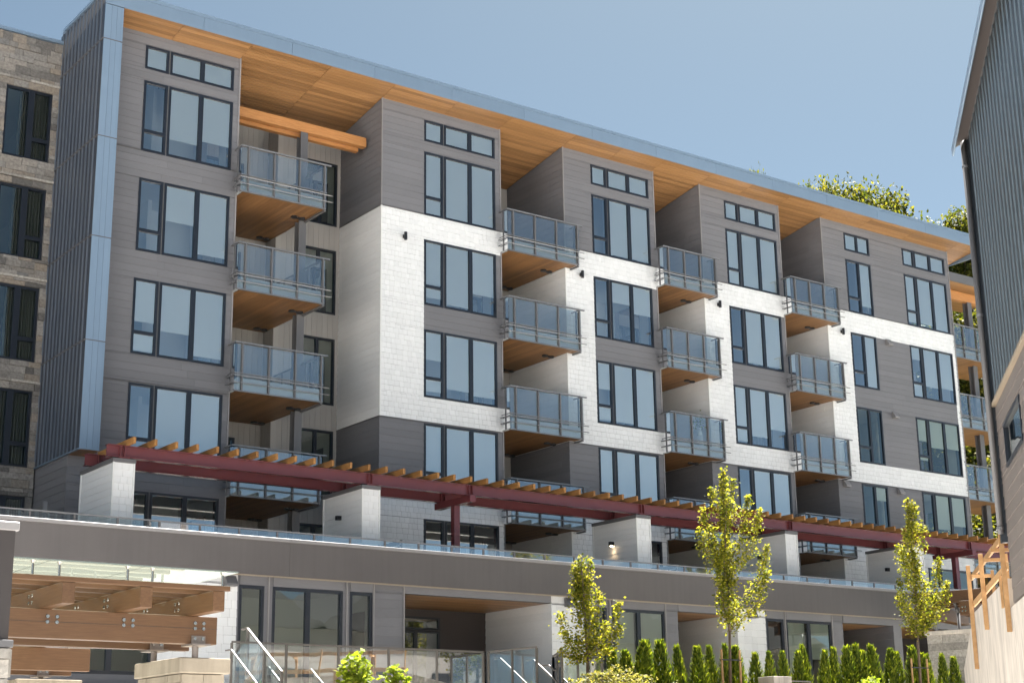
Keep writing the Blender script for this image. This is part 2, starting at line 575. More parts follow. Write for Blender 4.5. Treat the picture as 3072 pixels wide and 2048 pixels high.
# ------------------------------------------------------------------ windows
def window(root, wall, a0, a1, z0, z1, layout='tri', gl=None, hopper=True, blind=0, y=.0, depth=.10, fw=.07, label=None, ajar=False):
    gl = gl or WGLASS
    f = M(); panes = []; W = a1 - a0; H = z1 - z0

    def rect(p, q, g, h, t=fw, sash=True):
        wall.box(f, p, q, y - .012, y + depth, h - t, h); wall.box(f, p, q, y - .012, y + depth, g, g + t)
        wall.box(f, p, p + t, y - .010, y + depth - .002, g + t, h - t); wall.box(f, q - t, q, y - .010, y + depth - .002, g + t, h - t)

    strip = None
    if layout == 'tri':
        c = a0 + W * .260; d = a0 + W * .276; mu = a0 + W * .640
        rect(a0, c, z0, z1); rect(d, a1, z0, z1)
        wall.box(f, mu - fw, mu + fw, y - .010, y + depth - .002, z0 + fw, z1 - fw)
        strip = (c, d)
        if hopper:
            hz = z0 + H * .28
            wall.box(f, a0 + fw, c - fw, y - .010, y + depth - .002, hz - .035, hz + .065)
            panes += [(a0 + fw, c - fw, z0 + fw, hz - .035), (a0 + fw, c - fw, hz + .065, z1 - fw)]
        else:
            panes += [(a0 + fw, c - fw, z0 + fw, z1 - fw)]
        panes += [(d + fw, mu - fw, z0 + fw, z1 - fw), (mu + fw, a1 - fw, z0 + fw, z1 - fw)]
    elif layout == 'duo':
        mu = a0 + W * .5
        rect(a0, a1, z0, z1); wall.box(f, mu - fw * .8, mu + fw * .8, y - .010, y + depth - .002, z0 + fw, z1 - fw)
        if hopper:
            hz = z0 + H * .28
            wall.box(f, a0 + fw, mu - fw * .8, y - .010, y + depth - .002, hz - .035, hz + .065)
            panes += [(a0 + fw, mu - fw * .8, z0 + fw, hz - .035), (a0 + fw, mu - fw * .8, hz + .065, z1 - fw)]
        else:
            panes += [(a0 + fw, mu - fw * .8, z0 + fw, z1 - fw)]
        panes += [(mu + fw * .8, a1 - fw, z0 + fw, z1 - fw)]
    else:
        rect(a0, a1, z0, z1); panes += [(a0 + fw, a1 - fw, z0 + fw, z1 - fw)]
    o = f.build('window', FRAME, root, label=label)
    if strip:
        s = M(); wall.box(s, strip[0] + .002, strip[1] - .002, y + .01, y + depth, z0, z1); s.build('mullion_cover', STEELG, o)
    for k, (p, q, g, h) in enumerate(panes):
        s = M(); wall.box(s, p - .004, q + .004, y + .032, y + .037, g - .004, h + .004)
        s.v = s.v[:]; s.f = [s.f[2]]
        s.build('pane', gl, o)
    if blind:
        for (p, q, g, h) in (panes if blind >= .97 or (layout == 'tri' and random.random() < .45) else panes[-2:] if layout == 'tri' else panes[-1:]):
            dr = blind if blind >= .95 else min(1, max(.12, blind + random.uniform(-.3, .3)))
            s = M(); wall.box(s, p - .03, q + .03, y + .06, y + .064, h - (h - g) * dr, h + .02)
            wall.box(s, p - .03, q + .03, y + .055, y + .07, h - (h - g) * dr - .03, h - (h - g) * dr)
            s.build('roller_blind', BLIND, o)
    return o


def rooms(root, x0, x1, y0, y1, levels, mat=ROOM):
    """plain plastered rooms behind the windows"""
    mm = M(); fl = M()
    for (zf, zc) in levels:
        a = V((x0, y0, zf)); X = V((x1 - x0, 0, 0)); Y = V((0, y1 - y0, 0)); Z = V((0, 0, zc - zf))
        mm.quad(a + Y, a + X + Y, a + X + Y + Z, a + Y + Z)
        mm.quad(a + Z, a + Z + Y, a + Z + X + Y, a + Z + X)
        mm.quad(a, a + Y, a + Y + Z, a + Z)
        fl.quad(a, a + X, a + X + Y, a + Y)
        # right party wall with a lit opening towards the balcony side
        yo0, yo1, zo = y0 + .5, y0 + 1.9, zf + 2.3
        b = a + X
        mm.quad(b, b + Z, V((x1, yo0, zc)), V((x1, yo0, zf)))
        mm.quad(V((x1, yo1, zf)), V((x1, yo1, zc)), b + Y + Z, b + Y)
        mm.quad(V((x1, yo0, zo)), V((x1, yo0, zc)), V((x1, yo1, zc)), V((x1, yo1, zo)))
        # a partition with a doorway-sized niche
        px = x0 + (x1 - x0) * .58
        mm.box(px, px + .12, y0 + 1.6, y1, zf, zc - .01)
    mm.build('interior_wall', mat, root)
    fl.build('interior_floor', FLOORW, root)


# ------------------------------------------------------------------ ground
g = M(); g.quad((-900, -900, -1.62), (900, -900, -1.62), (900, 900, -1.62), (-900, 900, -1.62))
tag(g.build('ground', ASPH), None, None, kind='structure')
g = M(); g.box(-60, 60, -36, -14.2, -1.61, -1.48)
tag(g.build('pavement', PAPER), None, None, kind='structure')
g = M(); g.box(-30, 15.2, -14, -5.3, -1.6, 1.53)
tag(g.build('upper_terrace', PAPER), None, None, kind='structure')
g = M(); g.box(-9, 15.1, -12.0, -8.6, 1.4, 1.55)
tag(g.build('planting_bed', SOIL), None, None, kind='structure')
g = M(); g.box(-12, 14.6, -7.75, -2.0, 1.551, 2.0)
tag(g.build('patio_paving', PAPER), None, None, kind='structure')
g = M(); g.box(19, 120, -48, 14, -1.61, -1.50)  # unseen green slab added to cut ground bounce on the right bay
tag(g.build('bounce_cut_ground', GRASSM), None, None, kind='structure')
g = M(); g.prism([(40, 14, -1.6), (75, 14, 8), (130, 60, 26), (130, 120, 34), (30, 120, 30), (10, 60, 15), (-20, 40, -1.6)], (0, 0, -1))
tag(g.build('hillside', GRASSM), None, None, kind='structure')

# ------------------------------------------------------------------ main apartment building
APT = thing('apartment_building', 'long grey and white apartment block with wood soffit roof and projecting glass balconies', 'building', (9, 3, -1.6))
WT = 21.75; SLOPE = .165
LB = {6: 17.951, 5: 14.848, 4: 11.752, 3: 8.655, 2: 5.56}
LT = {6: 20.194, 5: 17.088, 4: 14.006, 3: 10.894, 2: 7.816}
SOF = {6: 17.165, 5: 14.06, 4: 10.96, 3: 7.86}          # balcony undersides
BAYS = dict(A=(-9.95, -5.175), B=(0, 4.786), C=(7.559, 11.835), D=(14.172, 18.415), E=(20.837, 28.743))
WIN = dict(A=(-8.303, -5.391), B=(1.659, 4.558), C=(8.838, 11.574), D=(15.458, 18.205), F=(25.766, 28.502))
WE = (22.178, 23.68)
GW, GW2, LOW = 17.951, 10.927, 8.62
CLT, CLB = 21.34, 20.588
ZB = 1.9
BLINDS = {('A', 6): .70, ('A', 5): .75, ('A', 4): .8, ('A', 3): .7, ('B', 6): 1.0, ('B', 5): .7, ('B', 4): .75, ('B', 3): .98, ('C', 6): .96, ('C', 5): .5, ('C', 4): .8, ('C', 3): .98, ('D', 6): .97, ('D', 5): .95, ('D', 4): .82, ('D', 3): .6, ('F', 6): .75, ('F', 4): .4, ('F', 3): .8, ('F', 5): .6, ('G', 6): .9, ('G', 5): .9, ('G', 3): .5}  # blind drops

for bay, (x0, x1) in BAYS.items():
    holes = []
    cols = [(bay, WIN[bay])] if bay != 'E' else [('G', WE), ('F', WIN['F'])]
    for c, (p, q) in cols:
        for L in LB: holes.append((p, q, LB[L], LT[L]))
        holes.append((p, q, CLB, CLT))
    wf = FRONT(0)
    mm = M()
    shell(mm, wf, x0 + .02, x1 - .012, ZB, WT + .05, holes)
    part = mm.build('bay_wall', GREY, APT)
    # sides (real thickness), deep walls into the recesses
    mm = M(); LEFTF(x0).box(mm, -6, -.25, .02, .25, ZB, 21.6 if bay != 'A' else 21.6)
    side = mm.build('side_wall', GREY, APT)
    mm = M()
    sh = [(0.8, 2.2, LB[L] - .3, LT[L]) for L in LB]
    shell(mm, RIGHTF(x1), .25, 6, ZB, 21.5, sh)
    mm.build('side_wall', GREY, APT)
    # cladding of the front
    if bay == 'A':
        lap(APT, part, wf, x0, x1, GW + .02, WT, holes, GREY)
        lap(APT, part, wf, x0, x1, GW2 + .02, GW, holes, GREY)
        lap(APT, part, wf, x0, x1, ZB, GW2, holes, GREY)
        lap(APT, side, LEFTF(x0), -2.5, 0, ZB, 8.62, [], GREY)
    elif bay in 'BCD':
        p, q = cols[0][1]
        inf = [(p, x1, LB[4], LT[5])]
        lap(APT, part, wf, x0, x1, GW + .02, WT, holes, GREY)
        shingles(APT, part, wf, x0, x1, GW2 + .02, GW, holes + inf, WHITE)
        lap(APT, part, wf, p, x1, LB[4], LT[5], holes, GREY)
        lap(APT, part, wf, x0, x1, LOW, GW2, holes, GREY)
        shingles(APT, part, wf, x0, x1, ZB + 2.8, LOW - .02, holes, WHITE)
        ws = LEFTF(x0); dpt = -2.75 if bay == 'B' else -3.42
        lap(APT, side, ws, dpt, -.02, GW + .02, 21.75, [], GREY)
        lap(APT, side, ws, dpt, -.02, GW2 + .02, GW, [], WHITEB)
        lap(APT, side, ws, dpt, -.02, LOW, GW2, [], GREY)
        lap(APT, side, ws, dpt, -.02, ZB + 2.8, LOW - .02, [], WHITEB)
    else:
        inf = [(WE[0], WIN['F'][1], LB[4], LT[5])]
        lap(APT, part, wf, x0, x1, GW + .02, WT, holes, GREY)
        shingles(APT, part, wf, x0, x1, GW2 + .02, GW, holes + inf, WHITE)
        lap(APT, part, wf, WE[0], WIN['F'][1], LB[4], LT[5], holes, GREY)
        lap(APT, part, wf, x0, x1, LOW, GW2, holes, GREY)
        shingles(APT, part, wf, x0, x1, ZB + 2.8, LOW - .02, holes, WHITE)
        ws = LEFTF(x0)
        lap(APT, side, ws, -3.42, -.02, GW + .02, 21.75, [], GREY)
        lap(APT, side, ws, -3.42, -.02, GW2 + .02, GW, [], WHITEB)
        lap(APT, side, ws, -3.42, -.02, LOW, GW2, [], GREY)
        lap(APT, side, ws, -3.42, -.02, ZB + 2.8, LOW - .02, [], WHITEB)
    # flashings between materials and slim corner trims
    fl = M()
    for zz in (GW, GW2):
        for (s, e) in free_segments(x0, x1, zz, zz + .02, holes if zz == GW2 else holes):
            fl.box(s, e, -.022, .02, zz + .001, zz + .019)
        fl.box(x0 - .022, x0 + .01, -.02, 3.4 if bay != 'A' else .0, zz + .001, zz + .019) if bay != 'A' else None
    fl.build('flashing', STEELG, APT)
    ct = M()
    ct.box(x0 - .012, x0 + .022, -.013, .03, GW + .02, WT) if bay != 'A' else None
    ct.box(x1 - .03, x1 + .012, -.018, .03, ZB, WT)
    ct.build('corner_trim', TRIMG, APT)
    if bay != 'A':
        ct = M(); ct.box(x0 - .014, x0 + .03, -.02, .03, GW2 + .02, GW); ct.box(x0 - .014, x0 + .03, -.02, .03, ZB, LOW)
        ct.build('corner_trim', TRIMW, APT)
    # windows
    for c, (p, q) in cols:
        lay = 'tri' if c != 'G' else 'duo'
        for L in LB:
            low = L <= 2 or (bay == 'E' and L <= 4)
            window(APT, wf, p, q, LB[L], LT[L], lay, DGLASS if (bay == 'E' and L <= 4) else WGLASS, L > 2, BLINDS.get((c, L), 0))
        window(APT, wf, p, q, CLB, CLT, lay, WGLASS, False, 1.0)  # full blinds added here to turn the dark clerestory panes pale
    rooms(APT, x0 + .26, x1 - .26, .26, 2.7, [(LB[L] - .45, LT[L] + (.12 if L < 6 else 1.16)) for L in LB])

# closed core behind the bays so that nothing shows through
core = M()
core.box(-9.95, 28.743, 6, 16, 0, 21.2)
core.build('core_wall', PANELL, APT)
# set back walls of the recesses (vertical pale panels)
RECS = [('B', 4.786, 7.559), ('C', 11.835, 14.172), ('D', 18.415, 20.837)]


def vpanels(wall, a0, a1, z0, z1, holes, wd=.2):
    a = a0
    while a < a1 - .01:
        n = min(a + wd, a1)
        zs = sorted({z0, z1} | {min(max(h[k], z0), z1) for h in holes if h[0] < n and h[1] > a for k in (2, 3)})
        for p, q in zip(zs, zs[1:]):
            for s, e in free_segments(a, n, p, q, holes):
                piece(APT, 'wall_panel', 'block', PANELL, APT, wall.mtx(s + .003, .018, p, e - s - .006, .014, q - p))
        a = n


for nm, p, q in RECS:
    mm = M(); hl = [(p + .5, q - .35, SOF[L] + .42 if L in SOF else 5.1, SOF.get(L, 4.7) + 2.65) for L in (6, 5, 4, 3)] + [(p + .5, q - .35, 5.1, 7.3)]
    shell(mm, FRONT(3.4), p, q, ZB, 21.4, hl)
    mm.build('recess_wall', PANELL, APT)
    for h in hl:
        window(APT, FRONT(3.4), *h, layout='duo', gl=DGLASS, hopper=False)
    rooms(APT, p + .05, q - .05, 3.7, 5.9, [(h[2] - .05, h[3] + .2) for h in hl])
# recess between bay A and bay B
mm = M(); hl = [(-1.45, -.125, LB[L], LT[L]) for L in LB]
shell(mm, FRONT(2.7), -2.4, 0.02, ZB, 21.5, hl); mm.build('recess_wall', PANELL, APT)
vpanels(FRONT(2.7), -2.4, 0, ZB, 21.3, hl)
for h in hl: window(APT, FRONT(2.7), *h, layout='duo', gl=DGLASS, hopper=True)
rooms(APT, -2.3, -.05, 2.96, 5.8, [(LB[L] - .45, LT[L] + .15) for L in LB])
mm = M(); hl = [(-4.9, -3.3, SOF[L] + .42, SOF[L] + 2.6) for L in SOF] + [(-4.9, -3.3, 5.1, 7.3)]
shell(mm, FRONT(3.4), -5.175, -2.4, ZB, 21.4, hl); mm.build('recess_wall', PANELL, APT)
vpanels(FRONT(3.4), -5.175, -2.4, ZB, 21.2, hl)
for h in hl: window(APT, FRONT(3.4), *h, layout='duo', gl=DGLASS, hopper=False)
rooms(APT, -5.1, -2.5, 3.7, 5.9, [(h[2] - .05, h[3] + .2) for h in hl])
mm = M(); LEFTF(-2.4).box(mm, -3.4, -2.7, .02, .2, ZB, 21.4); mm.build('recess_wall', PANELL, APT)
vpanels(LEFTF(-2.4), -3.4, -2.72, ZB, 21.3, [])

# roof: deck, fascia panels, drip cap, plank soffit, timber beam
rf = M()
RX0, RX1 = -9.97, 30.0
ring = [(RX0, -.86, 21.93), (RX0, -.86, 22.36), (RX0, 16, 20.6), (RX0, 16, 18.9), (RX0, 6, 20.80)]
rf.prism([V(q) for q in ring], (RX1 - RX0, 0, 0))
roof = rf.build('roof', STEELG, APT)
x = RX0
for nx in [-6.876, -3.86, -.845, 2.175, 5.195, 8.21, 11.235, 14.25, 17.265, 20.28, 23.3, 26.3, 29.3, RX1]:
    fp = M(); fp.box(x + (.006 if x > RX0 else 0), nx, -.905, -.86, 21.875, 22.285); bev(fp.build('fascia_panel', FINL, roof), .004, 1); x = nx
dc = M(); dc.box(RX0 - .02, RX1 + .02, -.925, -.80, 22.287, 22.39); dc.build('drip_cap', FINL, roof)
dc = M(); dc.box(RX1 - .02, RX1 + .02, -.86, 10, 21.55, 22.25); dc.build('fascia_panel', FINL, roof)
seams = [-9.4, -7.5, -5.2, -2.42, .0, 2.46, 4.72, 7.53, 9.69, 11.75, 14.15, 16.22, 18.36, 20.8, 23.1, 25.8, 28.65, 29.95]
ca = math.atan(SLOPE); pw = .1405
zsof = lambda y: WT - SLOPE * y
for s0, s1 in zip(seams, seams[1:]):
    mid = (s0 + s1) / 2
    inb = any(p <= mid <= q for p, q in BAYS.values())
    yb = -.86; ymax = .05 if inb and mid < 28.7 else 3.45
    while yb < ymax:
        ye = min(yb + pw, 3.5)
        piece(APT, 'soffit_plank', 'block', SOFW, roof,
              frame_matrix(V((s0 + .008, yb + .003, zsof(yb) + .0)), V((s1 - s0 - .016, 0, 0)), V((0, 0, .02)), V((0, pw - .012, -SLOPE * (pw - .012)))))
        yb = ye
sb = M(); sb.prism([(RX0 + .1, -.86, zsof(-.86) + .018), (RX0 + .1, 5.9, zsof(5.9) + .018), (RX0 + .1, 5.9, zsof(5.9) + .06), (RX0 + .1, -.86, zsof(-.86) + .06)], (RX1 - RX0 - .12, 0, 0))
sb.build('soffit_backing', SOFD, roof)
bm = M(); bm.box(-5.17, -.13, .78, 1.02, 20.20, 20.53); bev(bm.build('timber_beam', BEAMW, APT), .012)
bm = M(); bm.box(-5.17, -.3, 1.02, 1.2, 20.08, 20.20); bm.build('timber_ledger', BEAMW, APT)
for zz0, zz1 in [(SOF[6] + .4, 20.2), (SOF[5] + .4, SOF[6]), (SOF[4] + .4, SOF[5]), (SOF[3] + .4, SOF[4]), (5.1, SOF[3])]:
    ps = M(); ps.box(-2.56, -2.30, .82, .86, zz0, zz1); ps.box(-2.56, -2.30, 1.06, 1.10, zz0, zz1); ps.box(-2.45, -2.41, .86, 1.06, zz0, zz1)
    ps.build('steel_post', STEELG, APT)

# balconies
def balcony(x0, x1, zs, yb, ybr, lights=True, yf=-.5, xr=None):
    xr = x1 if xr is None else xr
    xl = x0 - .09                                   # glass line stands clear of the slab
    s = M(); s.box(x0 + .01, x1 - .01, yf + .05, yb, zs + .022, zs + .40)
    if xr > x1: s.box(x1 - .01, xr - .01, yf + .05, -.03, zs + .022, zs + .40)
    b = s.build('balcony', SLABE, APT)
    bk = M(); bk.box(x0 + .012, x1 - .012, yf + .052, yb, zs + .012, zs + .0215); bk.build('soffit_backing', BLACK, b)
    a = x0 + .01
    while a < xr - .02:
        n = min(a + .142, xr - .01)
        ye = yb if a < x1 - .1 else -.03
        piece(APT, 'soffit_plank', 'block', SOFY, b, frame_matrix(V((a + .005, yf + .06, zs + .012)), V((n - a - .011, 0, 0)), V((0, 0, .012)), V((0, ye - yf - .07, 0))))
        a = n
    t = M(); t.box(xl - .02, xr + .02, yf - .02, yf + .05, zs - .012, zs + .03); t.build('edge_trim', RAIL, b)
    zt = zs + 1.47
    tr = M(); tr.box(xl - .03, xr + .19, yf - .035, yf + .025, zt - .022, zt + .022); tr.box(xl - .03, xl + .03, yf + .025, -.02, zt - .021, zt + .021)
    tr.box(xr - .02, xr + .04, yf + .025, ybr, zt - .021, zt + .021)
    tr.build('top_rail', RAIL, b)
    lr = M(); lr.box(xl - .02, xr + .06, yf - .02, yf + .0, zs + .53, zs + .555); lr.box(xl - .02, xl, yf, -.02, zs + .531, zs + .554); lr.build('mid_rail', RAIL, b)
    for h in (.455, .245):
        pr = M(); pr.tube((xl - .06, yf - .06, zs + h), (xr + .22, yf - .06, zs + h), .016, n=6); pr.tube((xl - .05, yf - .05, zs + h), (xl - .05, -.02, zs + h), .016, n=6)
        pr.build('pipe_rail', RAIL, b)
    n = max(3, round((xr - x0 - .3) / .87))
    px = [x0 + .14 + k * (xr - x0 - .17) / n for k in range(n + 1)]
    for q in px:
        po = M(); po.box(q - .025, q + .025, yf - .03, yf + .02, zs + .0, zt - .022); po.build('post', STEELG, b)
    for q0, q1 in zip([xl] + px, px + [xr + .06]):
        gp = M(); gp.quad((q0 + .004, yf + .024, zs + .03), (q1 - .004, yf + .024, zs + .03), (q1 - .004, yf + .024, zt - .05), (q0 + .004, yf + .024, zt - .05)); gp.build('glass_panel', BGLASS, b)
    for xx, yy in ((xl - .005, -.03), (xr + .03, ybr)):
        gp = M(); gp.quad((xx, yf + .03, zs + .03), (xx, yy, zs + .03), (xx, yy, zt - .05), (xx, yf + .03, zt - .05)); gp.build('glass_panel', BGLASS, b)
        k = yf + .25
        while k < yy:
            po = M(); po.box(xx - .02, xx + .02, k - .02, k + .02, zs + .03, zt - .022); po.build('post', STEELG, b); k += .8
    if lights:
        for yy in (.62, 3.0) if yb > 3.2 else (.5,):
            d = M(); cx = x1 - .32
            d.tube((cx - .16, yy, zs - .05), (cx - .16, yy, zs + .0), .11, n=10); d.tube((cx + .12, yy + .02, zs - .05), (cx + .12, yy + .02, zs), .11, n=10); d.box(cx - .16, cx + .12, yy - .03, yy + .05, zs - .045, zs - .002)
            d.build('soffit_light', BLACK, b)
    br = M(); br.box(xr - .02, xr + .05, yf + .03, min(ybr, .95), zs - .06, zs - .012); br.build('edge_bracket', STEELG, b)
    return b


for L in SOF:
    balcony(-5.175, -2.36, SOF[L], 3.38, 2.66)
    for nm, p, q in RECS:
        balcony(p + .02, q - .02, SOF[L], 3.38, -.03, xr=q + .2)
# corner balconies beyond the right end, with a little roof of their own
for L in SOF:
    balcony(28.78, 33.4, SOF[L], 2.9, 2.8, lights=False, yf=.35)
lr = M(); lr.box(28.76, 33.6, .2, 3.2, 20.55, 20.95); lr.build('porch_roof', STEELG, APT)
for k in range(20):
    piece(APT, 'soffit_plank', 'block', SOFW, APT, frame_matrix(V((28.78, .25 + k * .145, 20.54)), V((4.7, 0, 0)), V((0, 0, .012)), V((0, .139, 0))))
bm = M(); bm.box(28.76, 33.5, 1.0, 1.24, 20.1, 20.5); bm.build('timber_beam', BEAMW, APT)
for yy in (1.12,):
    for px in (31.3, 33.2):
        ps = M(); ps.box(px - .14, px + .14, yy - .14, yy - .10, 5.1, 20.1); ps.box(px - .14, px + .14, yy + .10, yy + .14, 5.1, 20.1); ps.box(px - .03, px + .03, yy - .1, yy + .1, 5.1, 20.1); ps.build('steel_post', STEELG, APT)
# up-down wall lights and vent hoods on the facade
for px, pz in [(.863, 17.02), (8.235, 17.02), (14.86, 17.02), (21.61, 17.0)]:
    d = M(); d.tube((px, -.12, pz - .13), (px, -.12, pz + .13), .055, n=10); d.box(px - .05, px + .05, -.07, -.014, pz - .06, pz + .06); d.build('wall_light', BLACK, APT)
for px, py, pz, mt_ in [(24.38, 0, 16.96, TRIMG), (24.42, 0, 13.9, TRIMG), (21.22, 0, 10.78, TRIMG), (24.38, 0, 10.78, TRIMG)]:
    d = M(); d.prism([(px - .14, py - .012, pz - .13), (px - .14, py - .012, pz + .13), (px - .14, py - .06, pz + .13), (px - .14, py - .19, pz - .06), (px - .14, py - .19, pz - .13)], (.28, 0, 0)); d.build('vent_hood', mt_, APT)

# metal clad fin at the left end
FX0, FX1, FY0, FY1, FZ0, FZ1 = -9.97, -9.40, -.9, 2.5, 8.65, 22.40
fin = M(); fin.box(FX0 + .03, FX1, FY0 + .03, FY1 + .3, FZ0 + .02, 21.86); fin.box(FX0 + .03, FX1, FY0 + .05, FY1 + .3, 21.86, 21.9)
fin.box(FX0 + .03, FX1, -.84, FY1 + .3, 21.9, 22.28)
finp = fin.build('metal_fin', FIND, APT)
tiers = [FZ0, 11.70, 14.72, 17.73, 20.755, 22.27]
nrib = 12; dy = (FY1 - FY0) / nrib
for z0, z1 in zip(tiers, tiers[1:]):
    for k in range(nrib):
        y0 = FY0 + k * dy
        ztop = z1 - .012
        s = M(); s.box(FX0 + .004, FX0 + .03, y0 + .004, y0 + dy - .003, z0 + .012, ztop); s.build('cladding_panel', FIND, finp)
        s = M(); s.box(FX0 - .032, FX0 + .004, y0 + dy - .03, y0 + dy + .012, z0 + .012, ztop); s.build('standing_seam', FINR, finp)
    zt = min(z1, 21.86)
    for (p, q) in zip([0, .36, .64, .90], [.36, .64, .90, 1.0]):
        s = M(); s.box(FX0 + .002 + p * .568, FX0 + q * .568 - .003, FY0 + (0 if q < 1 else .008), FY0 + .03, z0 + .012, zt - .012); s.build('front_panel', FINL, finp)
    s = M(); s.box(FX0 - .02, FX1, FY0 - .012, FY0 + .03, z0 - .008, z0 + .012); s.box(FX0 - .038, FX0 + .03, FY0, FY1, z0 - .022, z0 + .012); s.build('tier_flashing', FINL if z0 < 8.7 else STEELG, finp)
s = M(); s.box(FX0 - .05, FX0 + .03, -.8, FY1, 22.285, 22.39); s.build('fin_cap', FINL, finp)
for k in range(4):
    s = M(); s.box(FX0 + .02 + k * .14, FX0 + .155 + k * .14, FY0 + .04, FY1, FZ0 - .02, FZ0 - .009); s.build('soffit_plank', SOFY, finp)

# ------------------------------------------------------------------ stone clad wing at the left edge
STB = thing('stone_building', 'tan stone clad building with tall dark windows left of metal fin', 'building', (-20, 6, -1.6))
ws = FRONT(2.5)
holes = []
for L in LB:
    for p in (-11.6, -14.6, -17.6, -20.6): holes.append((p, p + 1.43, LB[L], LT[L]))
mm = M(); shell(mm, ws, -30, -9.98, -1.6, 21.88, holes, .06, .35); mm.box(-30, -9.98, 8, 14, -1.6, 21.8); mm.box(-30, -29.7, 2.85, 8, -1.6, 21.8)
mm.box(-30, -9.98, 2.85, 8, 21.5, 21.8)
stp = mm.build('wall', MORTAR, STB)
ashlar(STB, stp, ws, -13.3, -9.985, 4.4, 21.86, holes + [(-14, -9.9, z, z + .07) for z in (20.40, 17.30, 14.21, 11.10)], STONE)
for z in (20.40, 17.30, 14.21, 11.10):
    x = -13.3
    while x < -10:
        n = min(x + random.uniform(.5, 1.0), -9.985); s = M(); s.box(x, n - .006, 2.44, 2.56, z + .002, z + .068); s.build('string_course', STONEG, stp); x = n
s = M(); s.box(-30, -9.985, 2.42, 2.9, 21.88, 21.98); s.build('parapet_cap', FINL, STB)
for (p, q, g0, g1) in holes:
    if p < -15: continue
    # casement on the right, fixed pane on the left
    f = M(); wl = ws; yy = .06; fw = .075
    for (a, b) in ((p, q),):
        wl.box(f, a, b, yy, yy + .12, g1 - fw, g1); wl.box(f, a, b, yy, yy + .12, g0, g0 + fw)
        wl.box(f, a, a + fw, yy + .002, yy + .118, g0 + fw, g1 - fw); wl.box(f, b - fw, b, yy + .002, yy + .118, g0 + fw, g1 - fw)
    mu = p + .80
    wl.box(f, mu - .09, mu + .09, yy + .002, yy + .118, g0 + fw, g1 - fw); hz = g0 + (g1 - g0) * .30
    wl.box(f, mu + .09, q - fw, yy + .002, yy + .118, hz - .06, hz + .06)
    o = f.build('window', FRAME, STB)
    for (a, b, c, d) in ((p + fw, mu - .09, g0 + fw, g1 - fw), (mu + .09, q - fw, g0 + fw, hz - .06), (mu + .09, q - fw, hz + .06, g1 - fw)):
        s = M(); s.quad(ws.p(a, yy + .05, c), ws.p(b, yy + .05, c), ws.p(b, yy + .05, d), ws.p(a, yy + .05, d)); s.build('pane', DGLASS, o)
    s = M()
    a = p + .5 if p > -12 else p
    n = 26
    for k in range(n):                     # pleated curtain
        a0 = a + (q - a) * k / n; a1 = a + (q - a) * (k + 1) / n
        s.quad(ws.p(a0, .30 + .05 * (k % 2), g0), ws.p(a1, .30 + .05 * ((k + 1) % 2), g0), ws.p(a1, .30 + .05 * ((k + 1) % 2), g1), ws.p(a0, .30 + .05 * (k % 2), g1))
    s.build('curtain', CURT, o)
rooms(STB, -14.7, -10.0, 2.9, 7.8, [(LB[L] - .45, LT[L] + .12) for L in LB])

# ------------------------------------------------------------------ podium with terrace
POD = thing('terrace_podium', 'low grey podium storey with smooth parapet band, patios and white shingle panels', 'building', (8, -3, -1.6))
YP = -5.4
FLZ = 2.0
pw_holes = [(-11.7, -9.55, 2.42, 4.70), (-7.32, -6.61, FLZ + .05, 4.70), (-6.38, -4.33, FLZ + .05, 4.70), (-4.13, -3.43, FLZ + .05, 4.70),
            (3.80, 4.55, FLZ + .05, 4.70), (4.74, 6.80, FLZ + .05, 4.70), (11.05, 11.83, FLZ + .05, 4.69), (11.93, 14.03, FLZ + .05, 4.69)]
op_holes = [(-2.47, 2.50, FLZ, 4.735), (7.32, 9.78, FLZ, 4.735), (14.57, 17.04, FLZ, 4.71), (17.47, 22.0, FLZ, 4.70)]
wf = FRONT(YP)
mm = M(); shell(mm, wf, -30, 30, 1.2, 4.97, pw_holes + [(a, b + .035, c, d) for a, b, c, d in op_holes], .02, .3)
pdw = mm.build('wall', GREY, POD)
allh = pw_holes + op_holes
shingles(POD, pdw, wf, -9.5, -7.36, 1.6, 4.955, allh, WHITE, e=.215, wr=(.16, .36))
shingles(POD, pdw, wf, 2.5, 3.74, 1.6, 4.955, allh, WHITE, e=.215, wr=(.16, .36))
shingles(POD, pdw, wf, 9.78, 11.02, 1.6, 4.955, allh, WHITE, e=.215, wr=(.16, .36))
for a0, a1 in ((-3.40, -2.48), (6.81, 7.31), (14.05, 14.56), (22.0, 27)):
    lap(POD, pdw, wf, a0, a1, 2.0, 4.93, allh, GREY, e=.24)
for a0, a1 in ((-7.32, -6.61), (-6.38, -4.33), (-4.13, -3.43), (3.8, 4.55), (4.74, 6.8), (11.05, 11.83), (11.93, 14.03), (-2.46, 2.49), (7.33, 9.77), (14.58, 17.03)):
    s = M(); s.box(a0 + .01, a1 - .01, YP - .006, YP + .018, 4.735 if (a0, 0) and any(abs(a0 - .01 - h[0]) < .02 for h in op_holes) else 4.71, 4.945); s.build('head_panel', GREY, POD)
for xx in (-6.5, -4.23, 4.645, 11.88, -3.415, -2.475, 6.805, 14.04):
    s = M(); s.box(xx - .018, xx + .018, YP - .03, YP + .02, 2.0, 4.95); s.build('vertical_trim', TRIMG, POD)
for h in pw_holes:
    lay = 'duo' if h[1] - h[0] > 1.5 else 'one'
    window(POD, wf, *h, layout=lay, gl=DGLASS, hopper=False, blind=.72 if abs(h[0] - 4.74) < .1 or abs(h[0] - 11.93) < .1 else 0, y=.03, fw=.085)
